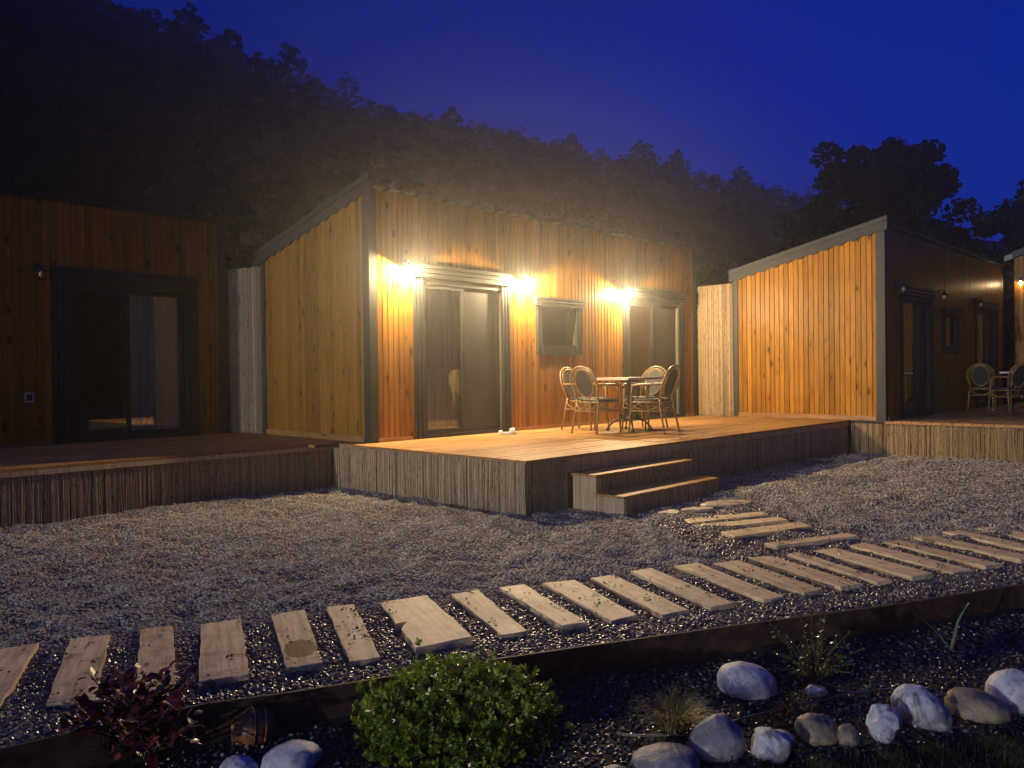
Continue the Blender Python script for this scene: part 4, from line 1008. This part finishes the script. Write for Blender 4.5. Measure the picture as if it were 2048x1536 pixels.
stone((-2.861, -6.281, -0.629), (.108, .095, .108), A45 + .3, M['stone_grey'], 'upright grey stone leaning right, right of the grass tuft', 3, (.15, .3), .14, .4)
stone((-2.721, -6.45, -0.644), (.093, .079, .077), A45, M['stone_vein'], 'white stone split by dark cracks in the middle of the row', 4, (.2, 0), .20, .5)
stone((-2.485, -6.524, -0.645), (.086, .073, .076), A45, M['stone_tan'], 'dull tan stone half under red brown roots', 5, (0, .1), .16, .3)
stone((-2.45, -6.63, -0.652), (.045, .04, .055), A45, M['stone_tan'], 'small dark stone wedged right of the dull tan one', 6, (0, 0), .16)
stone((-2.286, -6.707, -0.637), (.083, .072, .091), A45 + .3, M['stone_white'], 'rough edged white stone with a pointed top', 7, (0, .2), .24, .3)
stone((-2.051, -6.777, -0.626), (.115, .096, .10), A45 - .2, M['stone_vein'], 'long white stone with dark veins across it, right of the pointed one', 8, (.1, .45), .18, .3)
stone((-1.817, -6.924, -0.646), (.130, .110, .074), A45, M['stone_tan'], 'brown stone with a golden patch near the right edge', 9, (0, .2), .10)
stone((-1.577, -7.018, -0.631), (.118, .101, .102), A45, M['stone_white'], 'pale round stone cut by the right picture edge', 10, (0, 0), .06)
stone((-2.099, -6.342, -0.650), (.057, .049, .038), A45, M['stone_vein'], 'small crumbly white stone behind the row, by the shiny shrub', 11, (.3, .2), .35, .3)
stone((-4.067, -5.175, -0.653), (.121, .103, .061), A45 + .2, M['stone_white'], 'pale stone at the bottom, larger one of the pair left of the bush', 12, (0, -.2), .12)
stone((-4.216, -5.062, -0.662), (.076, .065, .045), A45, M['stone_white'], 'smaller pale stone at the bottom beside the clay jar', 13, (0, 0), .12)

# boxwood bush
bush = thing('boxwood_bush', 'dense rounded green boxwood bush in front of the path', 'bush', (-3.41, -5.38, -.665))
m = MB()
for k in range(14):
    a = k * 2.4; q = .12 + .2 * random.random(); m.tube([(0, 0, 0), (q * .5 * math.cos(a), q * .5 * math.sin(a), .09), (q * math.cos(a), q * math.sin(a), .20)], [.012, .008, .004], 5)
obj('stem', m.mesh('stem', M['stem']), bush)
pp, dd = [], []
for k in range(1900):
    a = random.uniform(0, 6.283); u = random.uniform(-.28, 1); q = math.sqrt(max(0, 1 - u * u)) if u > 0 else 1 - .35 * u * u
    d = Vector((q * math.cos(a), q * math.sin(a), u))
    lump = 1.02 + .16 * N(d.x + 3, d.y, d.z, 2.1) + .17 * N(d.x, d.y + 7, d.z, 5.0) + random.uniform(-.03, .05)
    s = lump * (1 if random.random() < .65 else random.uniform(.7, .98))
    tip = Vector((d.x * .39 * s, d.y * .39 * s, (.055 + d.z * .165 * s)))
    if tip.z < .0: continue
    if k % 17 == 0: tip += d * random.uniform(.02, .055) + Vector((0, 0, random.uniform(.0, .03)))
    dirn = (d * .7 + Vector((random.gauss(0, .35), random.gauss(0, .35), random.gauss(.35, .3)))).normalized()
    nl = random.randint(6, 9)
    for j in range(nl):
        an = j * 2.4; side = dirn.orthogonal().normalized(); side.rotate(Matrix.Rotation(an, 3, dirn))
        ld = (dirn * .6 + side * .8).normalized(); pos = tip - dirn * (.035 * j / nl) + ld * .010
        pp.append((pos, ld))
VV = []; 
for pos, ld in pp:
    s = random.uniform(.017, .030); up = Vector((0, 0, 1)) * .6 + Vector((random.gauss(0, .4), random.gauss(0, .4), random.gauss(0, .4))); v = ld.cross(up)
    v = v.normalized() if v.length > 1e-4 else Vector((1, 0, 0)); nn = v.cross(ld)
    VV += [pos - ld * s * .5, pos + v * s * .30 + nn * s * .08, pos + ld * s * .5, pos - v * s * .30 + nn * s * .08]
o = obj('foliage', np_mesh('foliage', np.array(VV), np.arange(len(VV)).reshape(-1, 4), M['box_leaf']), bush); o['kind'] = 'stuff'

# red-leaved shrub, every leaf a part
red = thing('red_shrub', 'dark shrub with glossy red leaves at the lower left', 'shrub', (-4.43, -4.72, -.66))
leafm = []
for v in range(4):
    m = MB(); n = 5; vs = []; 
    for i in range(n + 1):
        f = i / n; wd = .32 * math.sin(math.pi * min(1, f * .96 + .03)) ** .8; z = .12 * math.sin(f * 2.6 + v * .3) - .05 * f * v
        vs += [(f - .0, -wd, z + .05), (f, 0, z), (f, wd, z + .05)]
    m.add(vs, [(i * 3 + k, i * 3 + 3 + k, i * 3 + 4 + k, i * 3 + 1 + k) for i in range(n) for k in range(2)]); leafm.append(m.mesh('leaf', M['red_leaf'], True))
m = MB(); tips = []
for k in range(44):
    a = random.uniform(0, 6.283); q = random.uniform(.03, .36); h = random.uniform(.12, .36) * (1.12 - .8 * q); mid = Vector((q * .45 * math.cos(a), q * .45 * math.sin(a), h * .55)); tip = Vector((q * math.cos(a), q * math.sin(a), h))
    m.tube([(0, 0, 0), mid, tip], [.006, .004, .002], 5); tips.append((mid, tip))
obj('stem', m.mesh('stem', M['stem']), red)
for k in range(290):
    a_, b_ = random.choice(tips); f = random.uniform(.15, 1.03); p = a_.lerp(b_, f) + Vector([random.gauss(0, .012) for _ in range(3)])
    s = random.uniform(.034, .062); obj('leaf', leafm[k % 4], red, p, (random.uniform(-.6, .6), random.uniform(-1.1, .3), random.uniform(0, 6.283)), (s, s, s))

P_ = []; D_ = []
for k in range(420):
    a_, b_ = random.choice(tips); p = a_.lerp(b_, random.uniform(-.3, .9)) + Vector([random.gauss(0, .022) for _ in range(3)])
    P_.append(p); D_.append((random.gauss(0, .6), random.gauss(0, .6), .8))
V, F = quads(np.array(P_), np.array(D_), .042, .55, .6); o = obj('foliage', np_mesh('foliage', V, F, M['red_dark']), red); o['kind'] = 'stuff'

# sedge tuft, small plants
def blades(n, r, h, wd, spread, droop, seg=4):
    V, F = [], []
    for k in range(n):
        a = random.uniform(0, 6.283); q = r * math.sqrt(random.random()); p = Vector((q * math.cos(a), q * math.sin(a), 0)); a2 = a + random.gauss(0, .5)
        hh = h * random.uniform(.55, 1.1); out_ = spread * random.uniform(.2, 1); d = Vector((math.cos(a2), math.sin(a2), 0)); s = Vector((-d.y, d.x, 0)) * wd
        o = len(V)
        for i in range(seg + 1):
            f = i / seg; c = p + d * out_ * f ** 1.5 + Vector((0, 0, hh * (f - droop * f ** 3))); V += [c - s * (1 - f * .9), c + s * (1 - f * .9)]
        for i in range(seg): F.append((o + 2 * i, o + 2 * i + 1, o + 2 * i + 3, o + 2 * i + 2))
    return np.array(V), np.array(F)
tuft = thing('grass_tuft', 'dry yellow green ornamental grass tuft beside the white boulder', 'grass plant', (-2.84, -6.08, -.665))
V, F = blades(420, .05, .19, .0028, .17, .4); o = obj('blades', np_mesh('blades', V, F, M['sedge']), tuft); o['kind'] = 'stuff'
shr = thing('small_shrub', 'small glossy leaved shrub behind the white boulder', 'shrub', (-1.95, -6.28, -.665))
m = MB(); P_, D_ = [], []
for k in range(46):
    a = random.uniform(0, 6.283); q = random.uniform(.03, .24); h = random.uniform(.12, .36) * (1.15 - q * 2); tip = Vector((q * math.cos(a) * 1.1, q * math.sin(a), h)); mid = tip * .5 + Vector((0, 0, .03))
    m.tube([(0, 0, 0), mid, tip], [.004, .003, .0015], 4)
    for j in range(17):
        f = random.uniform(.3, 1.05); p = (mid.lerp(tip, (f - .5) * 2) if f > .5 else mid * f * 2) + Vector([random.gauss(0, .009) for _ in range(3)]); P_.append(p); D_.append((random.gauss(0, .4), random.gauss(0, .4), 1))
obj('stem', m.mesh('stem', M['stem']), shr)
V, F = quads(np.array(P_), np.array(D_), .022, .5, .5); o = obj('foliage', np_mesh('foliage', V, F, M['shrub_leaf']), shr); o['kind'] = 'stuff'
ag = thing('iris_plant', 'single tall sword shaped leaf plant standing in the dark bed at right', 'plant', (-1.05, -6.62, -.67))
def sword(h, lean, wd, bend, az):
    m = MB(); vs = []; n = 9; d = Vector((RT.x * math.cos(az) + FW.x * math.sin(az), RT.y * math.cos(az) + FW.y * math.sin(az), 0)); s = Vector((RT.x, RT.y, 0))
    for i in range(n + 1):
        f = i / n; c = d * (lean * f + bend * max(0, f - .6) ** 1.3) + Vector((0, 0, h * f)); w_ = wd * (1 - f ** 3) * (.75 + .5 * f * (1 - f)); th = Vector((FW.x, FW.y, 0)) * .003
        vs += [c - s * w_, c + th, c + s * w_, c - th]
    m.add(vs, [(i * 4 + k, i * 4 + (k + 1) % 4, i * 4 + 4 + (k + 1) % 4, i * 4 + 4 + k) for i in range(n) for k in range(4)]); return m.mesh('leaf', M['blade'])
obj('leaf', sword(.25, .06, .012, .11, 0), ag); obj('leaf', sword(.14, -.11, .004, 0, .3), ag); obj('leaf', sword(.18, -.14, .003, -.1, -.4), ag)
# clay jar on its side
jar = thing('clay_jar', 'rounded brown clay jar lying on its side by the pale stones', 'jar', (-4.07, -4.90, -.605))
jd = (-RT * .75 - FW * .45 + Vector((0, 0, .12))).normalized()
m = MB(); m.lathe([(0.001, -.082), (.045, -.078), (.072, -.05), (.083, -.012), (.078, .025), (.058, .052), (.044, .062), (.047, .078), (.040, .078), (.037, .06), (.05, .045), (.066, .02), (.07, -.01), (.06, -.045), (.03, -.066), (.001, -.07)], (0, 0, 0), 28, jd); obj('body', m.mesh('body', M['clay'], True), jar)
m = MB()
for zz in (-.03, .012): m.tube([(Vector(jd.to_track_quat('Z', 'Y').to_matrix() @ Vector((.0825 * math.cos(k * .2618), .0825 * math.sin(k * .2618), zz)))) for k in range(24)], .0035, 5, True)
obj('ridge', m.mesh('ridge', M['clay'], True), jar)
# irrigation hose and roots
def ground_line(pts, r, dz): return [(x, y, bed_z(x, y) + dz) for x, y in pts]
hz = obj('drip_hose', None); 
m = MB(); base = [(-3.02, -5.95), (-2.97, -6.02), (-2.90, -6.10), (-2.80, -6.16), (-2.7, -6.2), (-2.56, -6.22), (-2.42, -6.28), (-2.3, -6.33), (-2.15, -6.40), (-2.0, -6.46), (-1.85, -6.55), (-1.72, -6.66)]
m.tube(ground_line(base, 0, .016), .0055, 7); me = m.mesh('drip_hose', M['hose'], True); bpy.data.objects.remove(hz)
tag(obj('drip_hose', me), 'thin grey drip hose winding along the bed behind the stone row', 'hose')
m = MB()
for k in range(150):
    x = random.gauss(-2.45, .14); y = random.gauss(-6.38, .055); a = random.uniform(0, 6.283); l = random.uniform(.03, .10); z = bed_z(x, y) + random.uniform(.005, .045)
    m.tube([(x, y, z), (x + l * .5 * math.cos(a), y + l * .5 * math.sin(a), z + random.uniform(0, .02)), (x + l * math.cos(a + .5), y + l * math.sin(a + .5), z - .01)], .0016, 4)
o = obj('root_litter', m.mesh('root_litter', M['mulch'])); o['kind'] = 'stuff'; o['label'] = 'red brown fibrous roots lying over the bed stones'
# lawn at the very front right
V, F = [], []
k = 0
while k < 9000:
    x = random.uniform(-3.4, -.6); y = random.uniform(-8.0, -6.2)
    if y > -0.67 * x - 8.42: continue
    k += 1; z = bed_z(x, y); a = random.uniform(0, 6.283); h = random.uniform(.02, .055); w_ = .002; l = random.uniform(0, .03); o = len(V)
    dx, dy = math.cos(a), math.sin(a); V += [(x - dy * w_, y + dx * w_, z), (x + dy * w_, y - dx * w_, z), (x + dx * l * .5 + dy * w_ * .7, y + dy * l * .5 - dx * w_ * .7, z + h * .7), (x + dx * l, y + dy * l, z + h)]; F.append((o, o + 1, o + 2, o + 3))
o = obj('grass', np_mesh('grass', np.array(V), np.array(F), M['grass'])); o['kind'] = 'stuff'

# ------------------------------------------------------------------ lens glare imitated by an added volume of haze round everything
mh = bpy.data.materials.new('glare_haze'); mh.use_nodes = True; t = mh.node_tree; t.nodes.clear()
o_ = t.nodes.new('ShaderNodeOutputMaterial'); pv = t.nodes.new('ShaderNodeVolumePrincipled')
pv.inputs['Color'].default_value = (.98, .94, .86, 1); pv.inputs['Density'].default_value = HAZE_DENSITY; pv.inputs['Anisotropy'].default_value = HAZE_G
t.links.new(pv.outputs[0], o_.inputs['Volume'])
m = MB(); m.box(-160, 200, -58, 150, -2.4, 48); o = obj('glare_haze', m.mesh('glare_haze', mh)); o['kind'] = 'stuff'
